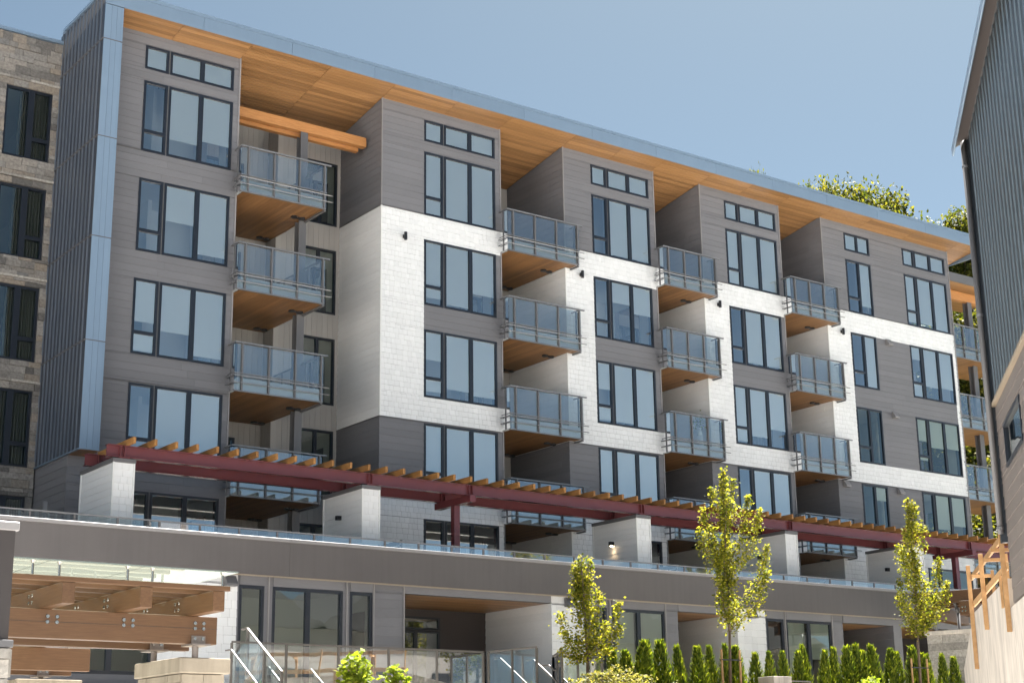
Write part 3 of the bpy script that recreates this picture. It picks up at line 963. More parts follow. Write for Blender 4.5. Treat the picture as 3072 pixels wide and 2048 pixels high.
# second blind on the left leaves
for p, q in ((4.74 + .1, 5.70), (11.93 + .1, 12.92)):
    s = M(); s.box(p, q, YP + .17, YP + .176, 2.72, 4.66); s.build('roller_blind', BLIND, POD)
rooms(POD, -12, -3.2, YP + .31, -1.2, [(FLZ, 4.9)])
rooms(POD, 3.0, 7.2, YP + .31, -1.2, [(FLZ, 4.9)])
rooms(POD, 10.4, 14.5, YP + .31, -1.2, [(FLZ, 4.9)])
# recessed patios
for i, (p, q, g0, g1) in enumerate(op_holes):
    mm = M(); yb = -2.1
    mm.box(p - .2, q + .2, yb, yb + .2, g0, g1 + .1)
    mm.build('patio_wall', DARKW, POD)
    sw = M(); sw.box(q + .021, q + .25, YP + .021, yb, g0, g1 + .1); swp = sw.build('patio_wall', WHITEB if i < 2 else GREY, POD)
    lap(POD, swp, LEFTF(q), -yb - .0 if 0 else 2.1, -YP - .01, g0, g1, [], WHITEB if i < 2 else GREY, e=.225)
    sl = M(); sl.box(p - .25, p - .01, YP + .3, yb, g0, g1 + .1); sl.build('patio_wall', GREY, POD)
    lap(POD, pdw, FRONT(yb), p, q, g0, g1, [(p + 1.6, p + 3.3, g0, 4.5)] if i == 0 else [], DARKW)
    cl = M(); cl.box(p - .2, q + .2, YP + .25, yb, g1 + .02, g1 + .1); cl.build('patio_ceiling', FLOORW, POD)
    yy = YP + .02
    while yy < yb:
        piece(POD, 'soffit_plank', 'block', SOFW, POD, frame_matrix(V((p + .005, yy + .003, g1 + .012)), V((q - p - .01, 0, 0)), V((0, 0, .012)), V((0, .134, 0)))); yy += .14
    fl = M(); fl.box(p - .2, q + .2, YP, yb, g0 - .1, g0 + .004); fl.build('patio_floor', STEELG, POD)
window(POD, FRONT(-2.1), -.87, .83, FLZ + .02, 4.12, 'duo', DGLASS, False, y=-.05)
window(POD, FRONT(-2.1), -.87, .83, 4.14, 4.52, 'one', DGLASS, False, y=-.05)
s = M(); s.box(-1.85, -1.6, -2.16, -2.1, 3.72, 3.97); s.build('patio_vent', TRIMW, POD)
s = M(); s.box(-1.79, -1.66, -2.18, -2.155, 3.78, 3.91); s.build('patio_vent', BLACK, POD)
for px, pz in ((3.106, 4.78), (10.37, 4.79), (-7.6, 4.77)):
    d = M(); d.prism([(px - .15, YP - .012, pz - .14), (px - .15, YP - .012, pz + .12), (px - .15, YP - .07, pz + .12), (px - .15, YP - .2, pz - .08), (px - .15, YP - .2, pz - .14)], (.3, 0, 0)); d.build('vent_hood', STEELG, POD)
# parapet band, coping, terrace deck
x = -30.0
k = 0
while x < 29:
    nx = min(x + 24, 29.5)
    s = M(); s.box(x + .003, nx - .003, -5.55, -5.2, 4.95, 5.82); s.build('band_panel', BAND, POD)
    s = M(); s.box(x + .002, nx - .002, -5.585, -5.12, 5.822, 5.91); bev(s.build('coping', COPE, POD), .004, 1)
    x = nx; k += 1
s = M(); s.box(-30, 29.5, -5.2, .0, 4.98, 5.05); s.build('terrace_deck', TRIMG, POD)
s = M(); s.box(-30, 29.5, -5.56, -5.50, 4.915, 4.948); s.build('drip_edge', TRIMB, POD)

# terrace guard
TG = thing('terrace_railing', 'long low glass railing with slim grey posts along the parapet', 'railing', (0, -5.35, 5.05))
s = M(); s.box(-20, 28.5, -5.375, -5.325, 6.10, 6.135); s.build('top_rail', RAIL, TG)
x = -12.72 - 1.0745 * 6
while x < 28.5:
    s = M(); s.box(x - .025, x + .025, -5.37, -5.33, 5.05, 6.10); s.build('post', STEELG, TG)
    s = M(); s.quad((x + .03, -5.352, 5.12), (x + 1.04, -5.352, 5.12), (x + 1.04, -5.352, 6.09), (x + .03, -5.352, 6.09)); s.build('glass_panel', BGLASS, TG)
    x += 1.0745

# ------------------------------------------------------------------ terrace divider walls, screens
PIERS = [(-10.21, 'leftmost white shingled divider wall under the red pergola end'), (-2.96, 'white shingled divider wall with lamp, left of the red pergola post'),
         (7.0, 'white shingled divider wall with glowing lamp right of the red pergola post'), (13.575, 'white shingled divider wall behind the tallest young maple'), (20.05, 'rightmost white shingled divider wall behind the right young maple')]
for i, (px, lb) in enumerate(PIERS):
    t = thing('divider_wall', lb, 'wall', (px + .27, -2.9, 5.05), 'white divider walls along the terrace')
    y0, y1, z1 = -4.0, -1.83, 7.745
    s = M(); s.box(px + .02, px + .53, y0 + .02, y1 - .02, 5.05, z1); b = s.build('core', WHITEB, t)
    lap(t, b, LEFTF(px), -y1, -y0 - .0, 5.05, z1, [], WHITEB, e=.182, maxlen=4, name='siding_board')
    lap(t, b, RIGHTF(px + .55), y0, y1, 5.05, z1, [], WHITEB, e=.182, maxlen=4, name='siding_board')
    shingles(t, b, FRONT(y0), px + .0, px + .55, 5.05, z1, [], WHITE, e=.176, wr=(.13, .27))
    s = M(); s.box(px - .018, px + .02, y0 - .02, y0 + .015, 5.05, z1); s.box(px + .53, px + .568, y0 - .02, y0 + .015, 5.05, z1); s.box(px - .02, px + .02, y1 - .015, y1 + .02, 5.05, z1); s.build('corner_trim', TRIMW, t)
    s = M(); s.box(px - .035, px + .585, y0 - .035, y1 + .035, z1, z1 + .105); bev(s.build('cap', STEELG, t), .006, 1)
    if i:
        ly = -2.85; lz = 7.06
        s = M(); s.box(px - .024, px - .016, ly - .09, ly + .09, lz - .11, lz + .11); s.build('lamp_plate', TRIMW, t)
        s = M(); s.box(px - .17, px - .024, ly - .055, ly + .055, lz - .06, lz + .06); s.build('wall_lamp', BLACK, t)
        if i == 2:
            em, n, l, p = nodes('lamp_glow'); p.inputs['Emission Color'].default_value = (1, .75, .45, 1); p.inputs['Emission Strength'].default_value = 6
            s = M(); s.tube((px - .10, ly, lz - .085), (px - .10, ly, lz - .061), .04, n=10); s.build('lamp_lens', em, t)
            ld = bpy.data.lights.new('divider_lamp', 'SPOT'); ld.energy = 1.3; ld.color = (1, .7, .4); ld.spot_size = math.radians(95); ld.spot_blend = .8; ld.shadow_soft_size = .03
            lo = bpy.data.objects.new('divider_lamp', ld); link(lo, t); lo.location = V((px - .10, ly, lz - .10)) - BASE[t]
    # slatted low screen from the wall end to the parapet
    if i:
        lbs = ['', 'dark slatted screen on the terrace left of the red pergola post', 'dark slatted screen on the terrace behind the left maple top', 'dark slatted screen on the terrace left of the right maple', 'dark slatted screen on the terrace behind the right maple']
        sc = thing('slatted_screen', lbs[i], 'screen', (px + .5, -4.7, 5.05), 'dark slatted screens on the terrace')
        for k in range(7):
            s = M(); s.box(px + .42, px + .46, -5.28, -4.06, 5.15 + k * .15, 5.26 + k * .15); s.build('slat', STEELG, sc)
        for yy in (-5.25, -4.12):
            s = M(); s.box(px + .462, px + .51, yy - .025, yy + .025, 5.05, 6.18); s.build('post', STEELG, sc)
sc = thing('slatted_screen', 'dark slatted screen below the stone wall at the far left', 'screen', (-12.3, -1.0, 5.05), 'dark slatted screens on the terrace')
for k in range(12):
    s = M(); s.box(-11.2, -11.16, -1.9, .6, 5.1 + k * .15, 5.21 + k * .15); s.build('slat', STEELG, sc)
s = M(); s.box(-11.22, -11.12, -1.98, -1.9, 5.05, 6.95); s.build('post', RAIL, sc)

# ------------------------------------------------------------------ red steel pergola
PER = thing('pergola', 'long red steel pergola with closely spaced timber rafters above the terrace', 'pergola', (8, -3.2, 5.05))


def ibeam(x0, x1, y, z0, z1, fw=.2, tf=.022, tw=.02):
    b = M(); b.box(x0, x1, y - fw / 2, y + fw / 2, z1 - tf, z1); b.box(x0, x1, y - fw / 2, y + fw / 2, z0, z0 + tf); b.box(x0, x1, y - tw / 2, y + tw / 2, z0 + tf, z1 - tf)
    o = b.build('steel_beam', RED, PER)
    return o


PZ0, PZ1 = 7.87, 8.18
stf = [-10.0, -2.72, .68, 7.25, 13.85, 20.3, 23.3]
for y in (-3.95, -2.50):
    xs = [-10.40, -2.72, 7.25, 13.85, 20.3, 28.0]
    for a, b in zip(xs, xs[1:]):
        o = ibeam(a, b - .012, y, PZ0, PZ1)
        for q in stf:
            if a - .1 < q < b + .1 or abs(q - a) < .05:
                s = M()
                for dx in (-.06, .06):
                    if a < q + dx < b: s.box(q + dx - .008, q + dx + .008, y - .095, y - .0101, PZ0 + .022, PZ1 - .022)
                if s.v: s.build('stiffener', RED, o)
for px, _ in PIERS:
    for y in (-3.9, -2.5):
        s = M(); s.box(px + .14, px + .42, y - .12, y + .12, PZ0 - .018, PZ0 - .001); s.build('bearing_plate', RED, PER)
for q in (.66, 23.35):
    s = M(); s.box(q - .10, q + .10, -4.15, -2.28, PZ0 - .20, PZ0 - .002); o = s.build('cross_head', RED, PER)
    s = M(); s.box(q - .10, q + .10, -3.34, -3.14, 5.05, PZ0 - .202); bev(s.build('post', RED, PER), .008, 1)
nr = 64
me = None
for k in range(nr):
    x = -9.86 + k * .571
    if x > 27.6: break
    s = M(); s.prism([(x - .038, -4.43, 8.182), (x - .038, -4.43, 8.345), (x - .038, -2.08, 8.345), (x - .038, -2.08, 8.182)], (.076, 0, 0))
    if me is None:
        o = s.build('rafter', RAFT, PER); bev(o, .006, 1); me = o; x00 = x
    else:
        o = me.copy(); link(o, PER); o.location = (x - x00, random.uniform(-.01, .01), 0)

# ------------------------------------------------------------------ patio railings and stairs
def railing(name, label, pts, z, h=1.07, posts=1.25, grp=None, cat='railing'):
    t = thing(name, label, cat, (pts[0][0], pts[0][1], z), grp)
    for (a, b) in zip(pts, pts[1:]):
        a = V((*a, 0)); b = V((*b, 0)); L = (b - a).length; n = max(1, round(L / posts)); d = (b - a) / n
        s = M(); s.bar(a + V((0, 0, z + h)), b + V((0, 0, z + h)), .05, .045); s.build('top_rail', GALV, t)
        for k in range(n + 1):
            q = a + d * k; s = M(); s.box(q.x - .025, q.x + .025, q.y - .025, q.y + .025, z, z + h - .023); s.build('post', GALV, t)
        for k in range(n):
            p = a + d * k + d.normalized() * .03; q = a + d * (k + 1) - d.normalized() * .03
            s = M(); s.quad(p + V((0, 0, z + .06)), q + V((0, 0, z + .06)), q + V((0, 0, z + h - .04)), p + V((0, 0, z + h - .04))); s.build('glass_panel', BGLASS, t)
    return t


railing('patio_railing', 'glass railing with metal top rail in front of the ground floor windows', [(-8.55, -7.6), (-1.45, -7.6)], 2.0, 1.08, 1.42)
railing('stair_railing', 'glass railing beside the right stair left of the left maple', [(-1.36, -7.72), (-1.15, -9.5)], 2.0, 1.08, .9)
railing('stair_railing', 'glass railing just behind the trunk of the left maple', [(-.2, -9.3), (.75, -7.7), (2.4, -7.7)], 2.0, 1.03, 1.1)


def stair(label, x0, x1, ytop, ztop, n, rails, rise=.172, run=.275):
    t = thing('staircase', label, 'stairs', ((x0 + x1) / 2, ytop, ztop - n * rise))
    for k in range(n):
        s = M(); s.box(x0, x1, ytop - (k + 1) * run, ytop - k * run + .02, ztop - (k + 1) * rise - .12, ztop - (k + 1) * rise); bev(s.build('step', CONC, t), .008, 1)
    for (x, y, z, L, wd, posts) in rails:
        e = V((x, y - L, z - L * rise / run))
        s = M(); s.bar((x, y, z), e, wd, wd * .9); s.bar((x, y + .28, z), (x, y, z), wd, wd * .9); s.build('handrail', GALV, t)
        if posts:
            for k in range(posts + 1):
                q = V((x, y - .03, z)).lerp(e, k / posts); s = M(); s.box(q.x - .03, q.x + .03, q.y - .03, q.y + .03, q.z - 1.15, q.z - .02); s.build('post', GALV, t)
            s = M(); s.quad((x, y, z - 1.0), (x, e.y, e.z - 1.0), (x, e.y, e.z - .05), (x, y, z - .05)); s.build('glass_panel', BGLASS, t)
    return t


stair('stair with bright metal handrails and glass sides at the left patio', -9.1, -7.1, -7.75, 2.0, 12, [(-8.1, -7.48, 3.41, 1.75, .048, 2), (-8.62, -7.72, 2.89, 2.6, .036, 0), (-7.6, -7.64, 2.53, 2.4, .045, 2), (-6.2, -7.14, 2.54, 2.4, .045, 2)])
stair('stair with two handrails beside the left maple', -1.05, .5, -7.75, 2.0, 12, [(-1.0, -7.74, 2.93, 2.4, .036, 0), (0.0, -7.84, 2.91, 2.4, .036, 1), (.6, -7.7, 2.8, 2.4, .036, 0)])

# ------------------------------------------------------------------ timber entrance canopy, left foreground
CAN = thing('timber_canopy', 'glulam timber canopy with bolted beams and glass roof in left foreground', 'canopy', (-17.5, -20, -1.5))
BZ0, BZ1 = 1.672, 2.022


def beam(x0, x1, y0, y1, z0, z1, mat=GLU, name='timber_beam'):
    s = M(); s.box(x0, x1, y0, y1, z0, z1); return bev(s.build(name, mat, CAN), .008)


def bolts(parent, x, z, y, dx=.118, dz=.066, axis='y'):
    for i in (0, 1):
        for j in (0, 1):
            s = M()
            if axis == 'y':
                s.tube((x + i * dx, y - .012, z - j * dz), (x + i * dx, y + .002, z - j * dz), .022, .026, 10)
            else:
                s.tube((y - .012, x + i * dx, z - j * dz), (y + .002, x + i * dx, z - j * dz), .022, .026, 10)
            s.build('bolt', CHROME, parent)


b1 = beam(-22, -16.07, -22.5, -22.35, BZ0, BZ1)
cr = M(); cr.box(-22, -16.069, -22.502, -22.49, 1.868, 1.872); cr.build('split', BLACK, b1)
b2 = beam(-22, -15.95, -21.42, -21.27, BZ0, BZ1)
b3 = beam(-22, -15.42, -15.75, -15.6, BZ0 + .01, BZ1)
b4 = beam(-22, -15.6, -17.0, -16.85, BZ0, BZ1)
PB = [-18.41, -17.44, -16.48]
for q in PB:
    cb = M(); cb.prism([(q, -23.22, 2.02), (q, -23.22, 2.27), (q, -15.2, 2.27), (q, -15.2, 2.024), (q, -22.52, 2.024)], (.156, 0, 0)); cbo = bev(cb.build('cross_beam', GLUY, CAN), .008)
    for yy in (-22.2, -21.2):
        for i in (0, 1):
            for j in (0, 1):
                s = M(); s.tube((q - .012, yy + i * .11, 2.20 - j * .08), (q + .002, yy + i * .11, 2.20 - j * .08), .020, .024, 10); s.build('bolt', CHROME, cbo)
    bolts(b1, q + .10, 1.933, -22.5)
bolts(b3, -16.2, 1.93, -15.75, .13, .075)
for k in range(27):
    y = -23.22 + k * .46
    if k < 17: beam(-22, -16.25 + .0, y, y + .07, 2.272, 2.335, GLU, 'purlin')
gx = [-20.7, -19.7, -18.57, -17.40, -16.14]
for a, b in zip(gx, gx[1:]):
    for yy0, yy1 in ((-23.22, -20.2), (-20.18, -17.2), (-17.18, -15.0)):
        s = M(); s.box(a + .006, b - .006, yy0, yy1, 2.508, 2.524); s.build('glass_pane', CGLASS, CAN)
for gxx in gx[1:]:
    for dx in (-.19, .13):
        for yy in (-23.15, -21.3, -19.4, -17.5):
            if gxx + dx < -16.2:
                s = M(); s.tube((gxx + dx, yy, 2.335), (gxx + dx, yy, 2.47), .018, n=8); s.tube((gxx + dx, yy, 2.47), (gxx + dx, yy, 2.507), .012, .034, 8); s.build('standoff', CHROME, CAN)
for (px, py) in ((-16.33, -22.5), (-16.42, -21.42), (-15.9, -15.75)):
    s = M(); s.box(px - .095, px + .095, py - .014, py - .001, 1.66, 1.775); s.box(px - .13, px + .12, py - .12, py + .22, 1.648, 1.671); o = s.build('bracket', STEELB, CAN)
    for dx in (-.055, .055):
        s = M(); s.tube((px + dx, py - .028, 1.74), (px + dx, py - .013, 1.74), .021, n=10); s.build('bolt', CHROME, o)
    s = M(); s.tube((px, py + .075, 1.48), (px, py + .075, 1.65), .042, n=14); s.build('steel_post', STEELB, CAN)
# concrete and stone support under it
t = thing('canopy_support', 'tan stone pier with thick concrete cap under the timber canopy', 'pier', (-16.2, -21.8, -1.5))
s = M(); s.box(-16.57, -15.86, -22.5, -21.06, 1.308, 1.505); bev(s.build('cap', CONCT, t), .018, 2)
s = M(); s.box(-16.48, -15.95, -22.40, -21.12, -1.5, 1.306); c = s.build('core', MORTAR, t)
ashlar(t, c, FRONT(-22.46), -16.51, -15.92, -1.5, 1.30, [], CONCT, (1.3, 1.5), (.28, .4), 'stone_slab', (.0, .01))
ashlar(t, c, LEFTF(-16.54), 21.1, 22.42, -1.5, 1.30, [], CONCT, (1.3, 1.5), (.25, .45), 'stone_slab', (.0, .01))
ashlar(t, c, RIGHTF(-15.89), -22.42, -21.1, -1.5, 1.30, [], CONCT, (1.3, 1.5), (.25, .45), 'stone_slab', (.0, .01))
t = thing('canopy_support', 'low concrete cap under the rear timber beam, bottom left', 'pier', (-16.2, -15.6, -1.5))
s = M(); s.box(-16.4, -15.32, -16.0, -15.1, 1.42, 1.60); bev(s.build('cap', CONCT, t), .015, 2)
s = M(); s.box(-16.33, -15.4, -15.93, -15.17, -1.5, 1.42); s.build('core', CONC, t)
# dark pillar at the left edge
t = thing('gate_pillar', 'dark grey pillar with metal cap on a stone base at the left edge', 'pillar', (-21.1, -28.8, -1.5))
s = M(); s.box(-21.75, -20.945, -28.985, -28.2, 1.07, 1.92); s.build('shaft', PILLAR, t)
s = M(); s.box(-21.8, -20.92, -29.01, -28.15, 1.92, 1.99); bev(s.build('cap', COPE, t), .006, 1)
s = M(); s.box(-21.8, -20.91, -29.02, -28.15, 1.01, 1.07); bev(s.build('flashing', STEELG, t), .008, 2)
s = M(); s.box(-21.78, -20.96, -28.97, -28.2, -1.5, 1.01); c = s.build('core', MORTAR, t)
ashlar(t, c, FRONT(-29.0), -21.8, -20.93, -1.5, 1.005, [], STONEG, (.12, .2), (.2, .5))
ashlar(t, c, RIGHTF(-20.93), -28.97, -28.2, -1.5, 1.005, [], STONEG, (.12, .2), (.2, .5))

# ------------------------------------------------------------------ metal clad building at the right edge
AZ = math.radians(47.0)
D2 = V((math.sin(AZ), math.cos(AZ), 0))
k2 = V((7.13647637, -17.59317707, 0)) - V((CAM.x, CAM.y, 0))
KS = 0.725
P2 = V((CAM.x, CAM.y, 0)) + k2 * KS
RW = Wall(P2, -D2)            # along runs towards the camera
RB = thing('metal_clad_building', 'dark corrugated metal and taupe siding building cut off at the right edge', 'building', (P2.x + 6, P2.y - 6, -1.6))
ZC, ZE, ZS = 8.715 * KS, 15.97 * KS, 3.82 * KS
hw = [(1.40 * KS, 4.6 * KS, 6.87 * KS, 7.92 * KS)]
mm = M(); shell(mm, RW, 0, 10, ZS, ZE + .1, hw, .03, .3); RW.box(mm, -.0, 10, 4, 4.3, -1.6, ZE + .4); RW.box(mm, 0, .3, .3, 4, -1.6, ZE + .1); RW.box(mm, 9.7, 10, .3, 4, -1.6, ZE + .1)
rbw = mm.build('wall', SIDER, RB)
a = .06
while a < 9.6:
    s = M(); RW.box(s, a, a + .30, -.004, .03, ZC + .03, ZE); s.build('cladding_panel', CORR, rbw)
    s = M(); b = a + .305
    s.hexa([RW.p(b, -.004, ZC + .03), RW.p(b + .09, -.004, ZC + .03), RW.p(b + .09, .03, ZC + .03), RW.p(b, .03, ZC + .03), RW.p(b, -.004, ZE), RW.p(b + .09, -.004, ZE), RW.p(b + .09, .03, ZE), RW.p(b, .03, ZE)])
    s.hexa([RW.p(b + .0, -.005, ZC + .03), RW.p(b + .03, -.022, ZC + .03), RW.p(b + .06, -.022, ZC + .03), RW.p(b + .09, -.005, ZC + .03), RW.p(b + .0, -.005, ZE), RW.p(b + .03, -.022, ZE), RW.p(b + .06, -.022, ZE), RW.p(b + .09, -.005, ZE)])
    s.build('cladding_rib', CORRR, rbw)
    a += .3975
s = M(); RW.box(s, -.02, 10, -.05, .03, ZC - .04, ZC + .02); s.build('flashing', TRIMB, RB)
lap(RB, rbw, RW, 0, 10, ZS, ZC - .045, hw, SIDER, e=.232, maxlen=3.66)
window(RB, RW, *hw[0], layout='one', gl=DGLASS, hopper=False, fw=.07)
s = M(); RW.box(s, hw[0][0], hw[0][1], .5, .52, hw[0][2], hw[0][3]); s.build('roller_blind', BLIND, RB)
s = M(); s.prism([RW.p(-.10, .2, ZE), RW.p(-.10, -.27, ZE - .24), RW.p(-.10, -.27, ZE - .21), RW.p(-.10, .2, ZE + .03)], -D2 * 10.1); s.build('soffit', SOFD, RB)
s = M(); RW.box(s, -.12, 10, -.31, -.272, ZE - .39, ZE - .21); bev(s.build('gutter', FINL, RB), .02, 2)
s = M(); s.prism([RW.p(-.10, -.30, ZE - .2), RW.p(-.10, 4.3, ZE + 1.2), RW.p(-.10, 4.3, ZE + .6), RW.p(-.10, .25, ZE + .04)], -D2 * 10.1); s.build('roof', STEELG, RB)
s = M(); RW.box(s, -.16, -.02, -.10, .3, 5.3 * KS, ZE); s.build('corner_board', CORR, RB)
s = M(); s.smooth = True; q0 = RW.p(.02, -.10, 0); s.tube(q0 + V((0, 0, 5.5 * KS)), q0 + V((0, 0, ZE - .02)), .055, n=14); s.build('downspout', STEELG, RB)
for zz in (5.6 * KS, 11.0 * KS, 15.0 * KS):
    s = M(); s.tube(q0 + V((0, 0, zz)), q0 + V((0, 0, zz + .05)), .065, n=14); s.build('pipe_strap', RAIL, RB)
# concrete retaining wall below and timber guard along it
t = thing('concrete_wall', 'raw concrete retaining wall stained with streaks below the right building', 'wall', (P2.x, P2.y, -1.6))
s = M()
ring = [(-11.0, -1.6), (10, -1.6), (10, ZS - .03), (-.62, ZS - .03), (-.62, 4.52 * KS), (-7.5, 4.55 * KS), (-11.0, 3.2 * KS)]
s.prism([RW.p(q, .0, z) for q, z in ring], RW.Y * .3)
s.build('wall_face', CONC, t)
t = thing('timber_guardrail', 'temporary raw lumber guardrail on the concrete wall at right', 'guardrail', (P2.x + 3, P2.y + 3, 4.5 * KS))
for al, zt, zb in ((-9.85, 5.95, 2.87), (-5.9, 5.79, 3.7), (-.62, 5.78, 3.2)):
    s = M(); RW.box(s, al * KS - .022, al * KS + .022, -.10, -.012, zb * KS, zt * KS); bev(s.build('post', LUMB, t), .004, 1)
for z0, z1 in ((5.50, 5.67), (4.70, 4.89)):
    s = M(); RW.box(s, -9.9 * KS, -.5 * KS, -.010, .028, z0 * KS, z1 * KS); bev(s.build('rail', LUMB, t), .004, 1)
for al in (-6.6, -1.9):
    s = M(); RW.box(s, al * KS - .07, al * KS + .07, -.05, -.012, 3.9 * KS, 4.7 * KS); s.build('cleat', LUMB, t)
for al in (-8.3, -4.6, -2.6):
    s = M(); RW.box(s, al * KS - .045, al * KS + .045, .3, .36, 4.55 * KS, 5.6 * KS); s.build('back_post', LUMB, t)
    s = M(); RW.box(s, al * KS - .03, al * KS + .03, -.1, .36, 5.40 * KS, 5.49 * KS); s.build('brace', LUMB, t)

# ------------------------------------------------------------------ stone wall and small canopy at the far right
t = thing('stone_wall', 'grey stone block wall with pale cap behind the right maple', 'wall', (16.2, -9.5, 1.4))
sw = Wall((15.57, -8.0, 0), (.33, -.944, 0))
mm = M(); sw.box(mm, 0, 4.5, .05, .6, 1.2, 4.12); c = mm.build('core', MORTAR, t)
ashlar(t, c, sw, 0, 4.5, 1.2, 4.12, [], STONEG, (.20, .24), (.4, .8), dep=(.01, .03))
s = M(); sw.box(s, -.06, 4.5, -.06, .66, 4.12, 4.25); bev(s.build('cap', CONC, t), .015)
t = thing('timber_canopy', 'small glulam canopy on steel stubs behind the right maple', 'canopy', (17.3, -8.5, 4.25))
for (a, z0, z1) in ((.05, 4.62, 5.02), (1.25, 4.66, 5.10)):
    s = M(); sw.box(s, a, a + .34, -.35, 3.0, z0, z1); bev(s.build('cross_beam', GLU, t), .01)
    s = M(); q = sw.p(a + .17, .3, 0); s.tube(q + V((0, 0, 4.25)), q + V((0, 0, z0)), .06, n=12); s.build('steel_stub', RAIL, t)
    for dz in (.12, .24):
        for da in (.1, .2):
            s = M(); s.tube(sw.p(a + da, -.37, z0 + dz), sw.p(a + da, -.349, z0 + dz), .025, n=8); s.build('bolt', CHROME, t)
for k, y in enumerate((.2, .9, 1.6)):
    s = M(); sw.box(s, -.3, 3.4, y, y + .3, 5.11, 5.5); bev(s.build('timber_beam', GLUY, t), .01)
t = thing('drain_pipe', 'bent grey drain pipe rising past the stone wall', 'pipe', (16.6, -8.4, 2.0))
s = M(); s.smooth = True
pts = [(16.1, -8.75, 5.2), (16.18, -8.75, 5.0), (16.27, -8.75, 4.8), (16.27, -8.75, 2.0)]
for a, b in zip(pts, pts[1:]): s.tube(a, b, .055, n=10)
s.build('pipe', STEELG, t)
t = thing('planter_block', 'white concrete planter corner among the clipped cedars', 'planter', (6.4, -10.5, 1.5))
s = M(); s.box(6.08, 6.76, -10.5, -9.9, 1.5, 2.49); bev(s.build('body', CONC, t), .01)
s = M(); s.box(6.9, 7.6, -10.4, -10.36, 2.36, 2.40); s.box(7.55, 7.6, -10.4, -10.36, 1.5, 2.36); s.build('low_rail', GALV, t)

# ------------------------------------------------------------------ vegetation
def leaf(mm, c, size, rng, droop=.3):
    a = rng.uniform(0, 2 * math.pi); t = rng.gauss(0, .55)
    d = V((math.cos(a) * math.cos(t), math.sin(a) * math.cos(t), math.sin(t) - droop)).normalized()
    s = d.cross(V((rng.gauss(0, .5), rng.gauss(0, .5), 1))).normalized()
    n = d.cross(s)
    l = size * rng.uniform(.7, 1.25); wd = l * .42
    i = len(mm.v)
    mm.v += [tuple(c), tuple(c + d * l * .45 + s * wd + n * l * .08), tuple(c + d * l), tuple(c + d * l * .45 - s * wd + n * l * .08)]
    mm.f += [(i, i + 1, i + 2), (i, i + 2, i + 3)]


def maple(label, trunk, tips, y, seed, dens=95, lsize=.08, spread=.135, group='young maples in front of the building'):
    rng = random.Random(seed)
    base = V((trunk[0][0], y, 1.5))
    t = thing('maple_tree', label, 'tree', base, group)
    wd = M(); wd.smooth = True; cr = M()
    P = [V((trunk[0][0] - .02, y, 1.5))] + [V((a, y + rng.uniform(-.03, .03), b)) for a, b in trunk]
    n = len(P)
    for k in range(n - 1): wd.tube(P[k], P[k + 1], .048 * (1 - k / n) + .006, .048 * (1 - (k + 1) / n) + .006, 8)
    zlo = trunk[1][1]
    br = []
    for (a, b) in tips:
        # leave the trunk lower down and climb steeply
        z0 = max(zlo - .1, b - rng.uniform(1.2, 2.2) * min(1, abs(a - trunk[1][0]) + .45))
        f = P[-1]
        for k in range(n - 1):
            if P[k].z <= z0 <= P[k + 1].z: f = P[k].lerp(P[k + 1], (z0 - P[k].z) / (P[k + 1].z - P[k].z))
        br.append((f, V((a, y + rng.uniform(-.4, .4), b))))
    for _ in range(7):
        a, b = rng.choice(tips); z0 = rng.uniform(zlo, trunk[-1][1] - 1.0)
        f = P[1]
        for k in range(n - 1):
            if P[k].z <= z0 <= P[k + 1].z: f = P[k].lerp(P[k + 1], (z0 - P[k].z) / (P[k + 1].z - P[k].z))
        br.append((f, f + V((rng.uniform(-.3, .3), rng.uniform(-.35, .35), rng.uniform(.6, 1.2)))))
    def leafy(p, q, r0, r1, num):
        for _ in range(num):
            u = rng.random() ** .8; c = p.lerp(q, u); r = r0 + (r1 - r0) * u
            leaf(cr, c + V((rng.gauss(0, r), rng.gauss(0, r), rng.gauss(0, r * .9))), lsize, rng)
    leafy(V((trunk[1][0], y, zlo + .1)), P[-1], spread * 1.2, .05, int(dens * (trunk[-1][1] - zlo) * 1.5))
    for f, tip in br:
        mid = f.lerp(tip, .5) + V(((tip.x - f.x) * .22, (tip.y - f.y) * .22, -.08))
        L = (tip - f).length
        wd.tube(f, mid, .014, .010, 5); wd.tube(mid, tip, .010, .004, 5)
        leafy(f.lerp(mid, .25), mid, spread * .7, spread, int(dens * L * .55)); leafy(mid, tip, spread * .9, .045, int(dens * L * .8))
    wd.build('trunk', BARK, t)
    cr.build('crown', LMAPLE, t)


maple('short young maple before the white wall, leftmost of the three', [(.06, 2.2), (.054, 3.0), (0, 4.23), (-.06, 5.36)], [(-.906, 3.396), (-.593, 3.946), (.996, 4.243), (.502, 4.494), (.709, 3.024), (-.559, 2.769), (.255, 4.90), (-.132, 4.587), (.875, 3.6), (-.7, 3.0), (.4, 3.7), (-.3, 3.4)], -10, 3, 155)
maple('tallest young maple, middle of the three, tied to two stakes', [(4.95, 2.3), (5.02, 3.70), (5.02, 5.67), (5.08, 8.13)], [(4.518, 7.066), (4.045, 6.35), (6.093, 7.491), (6.323, 6.08), (6.351, 5.355), (5.449, 7.88), (4.589, 4.85), (5.649, 4.52), (4.426, 5.628), (6.115, 7.04), (4.85, 7.4), (5.3, 6.4), (4.7, 5.9)], -10, 5, 165)
maple('slender young maple before the timber guardrail, rightmost of the three', [(12.64, 2.46), (12.737, 4.0), (12.754, 5.75), (12.759, 7.96)], [(12.035, 6.315), (11.752, 5.0), (13.96, 6.27), (14.31, 5.58), (14.02, 5.2), (13.13, 7.19), (12.3, 6.95), (13.33, 4.56), (12.24, 4.2), (12.6, 6.6), (13.1, 6.0), (12.2, 5.5), (13.5, 5.0)], -10, 8, 170)
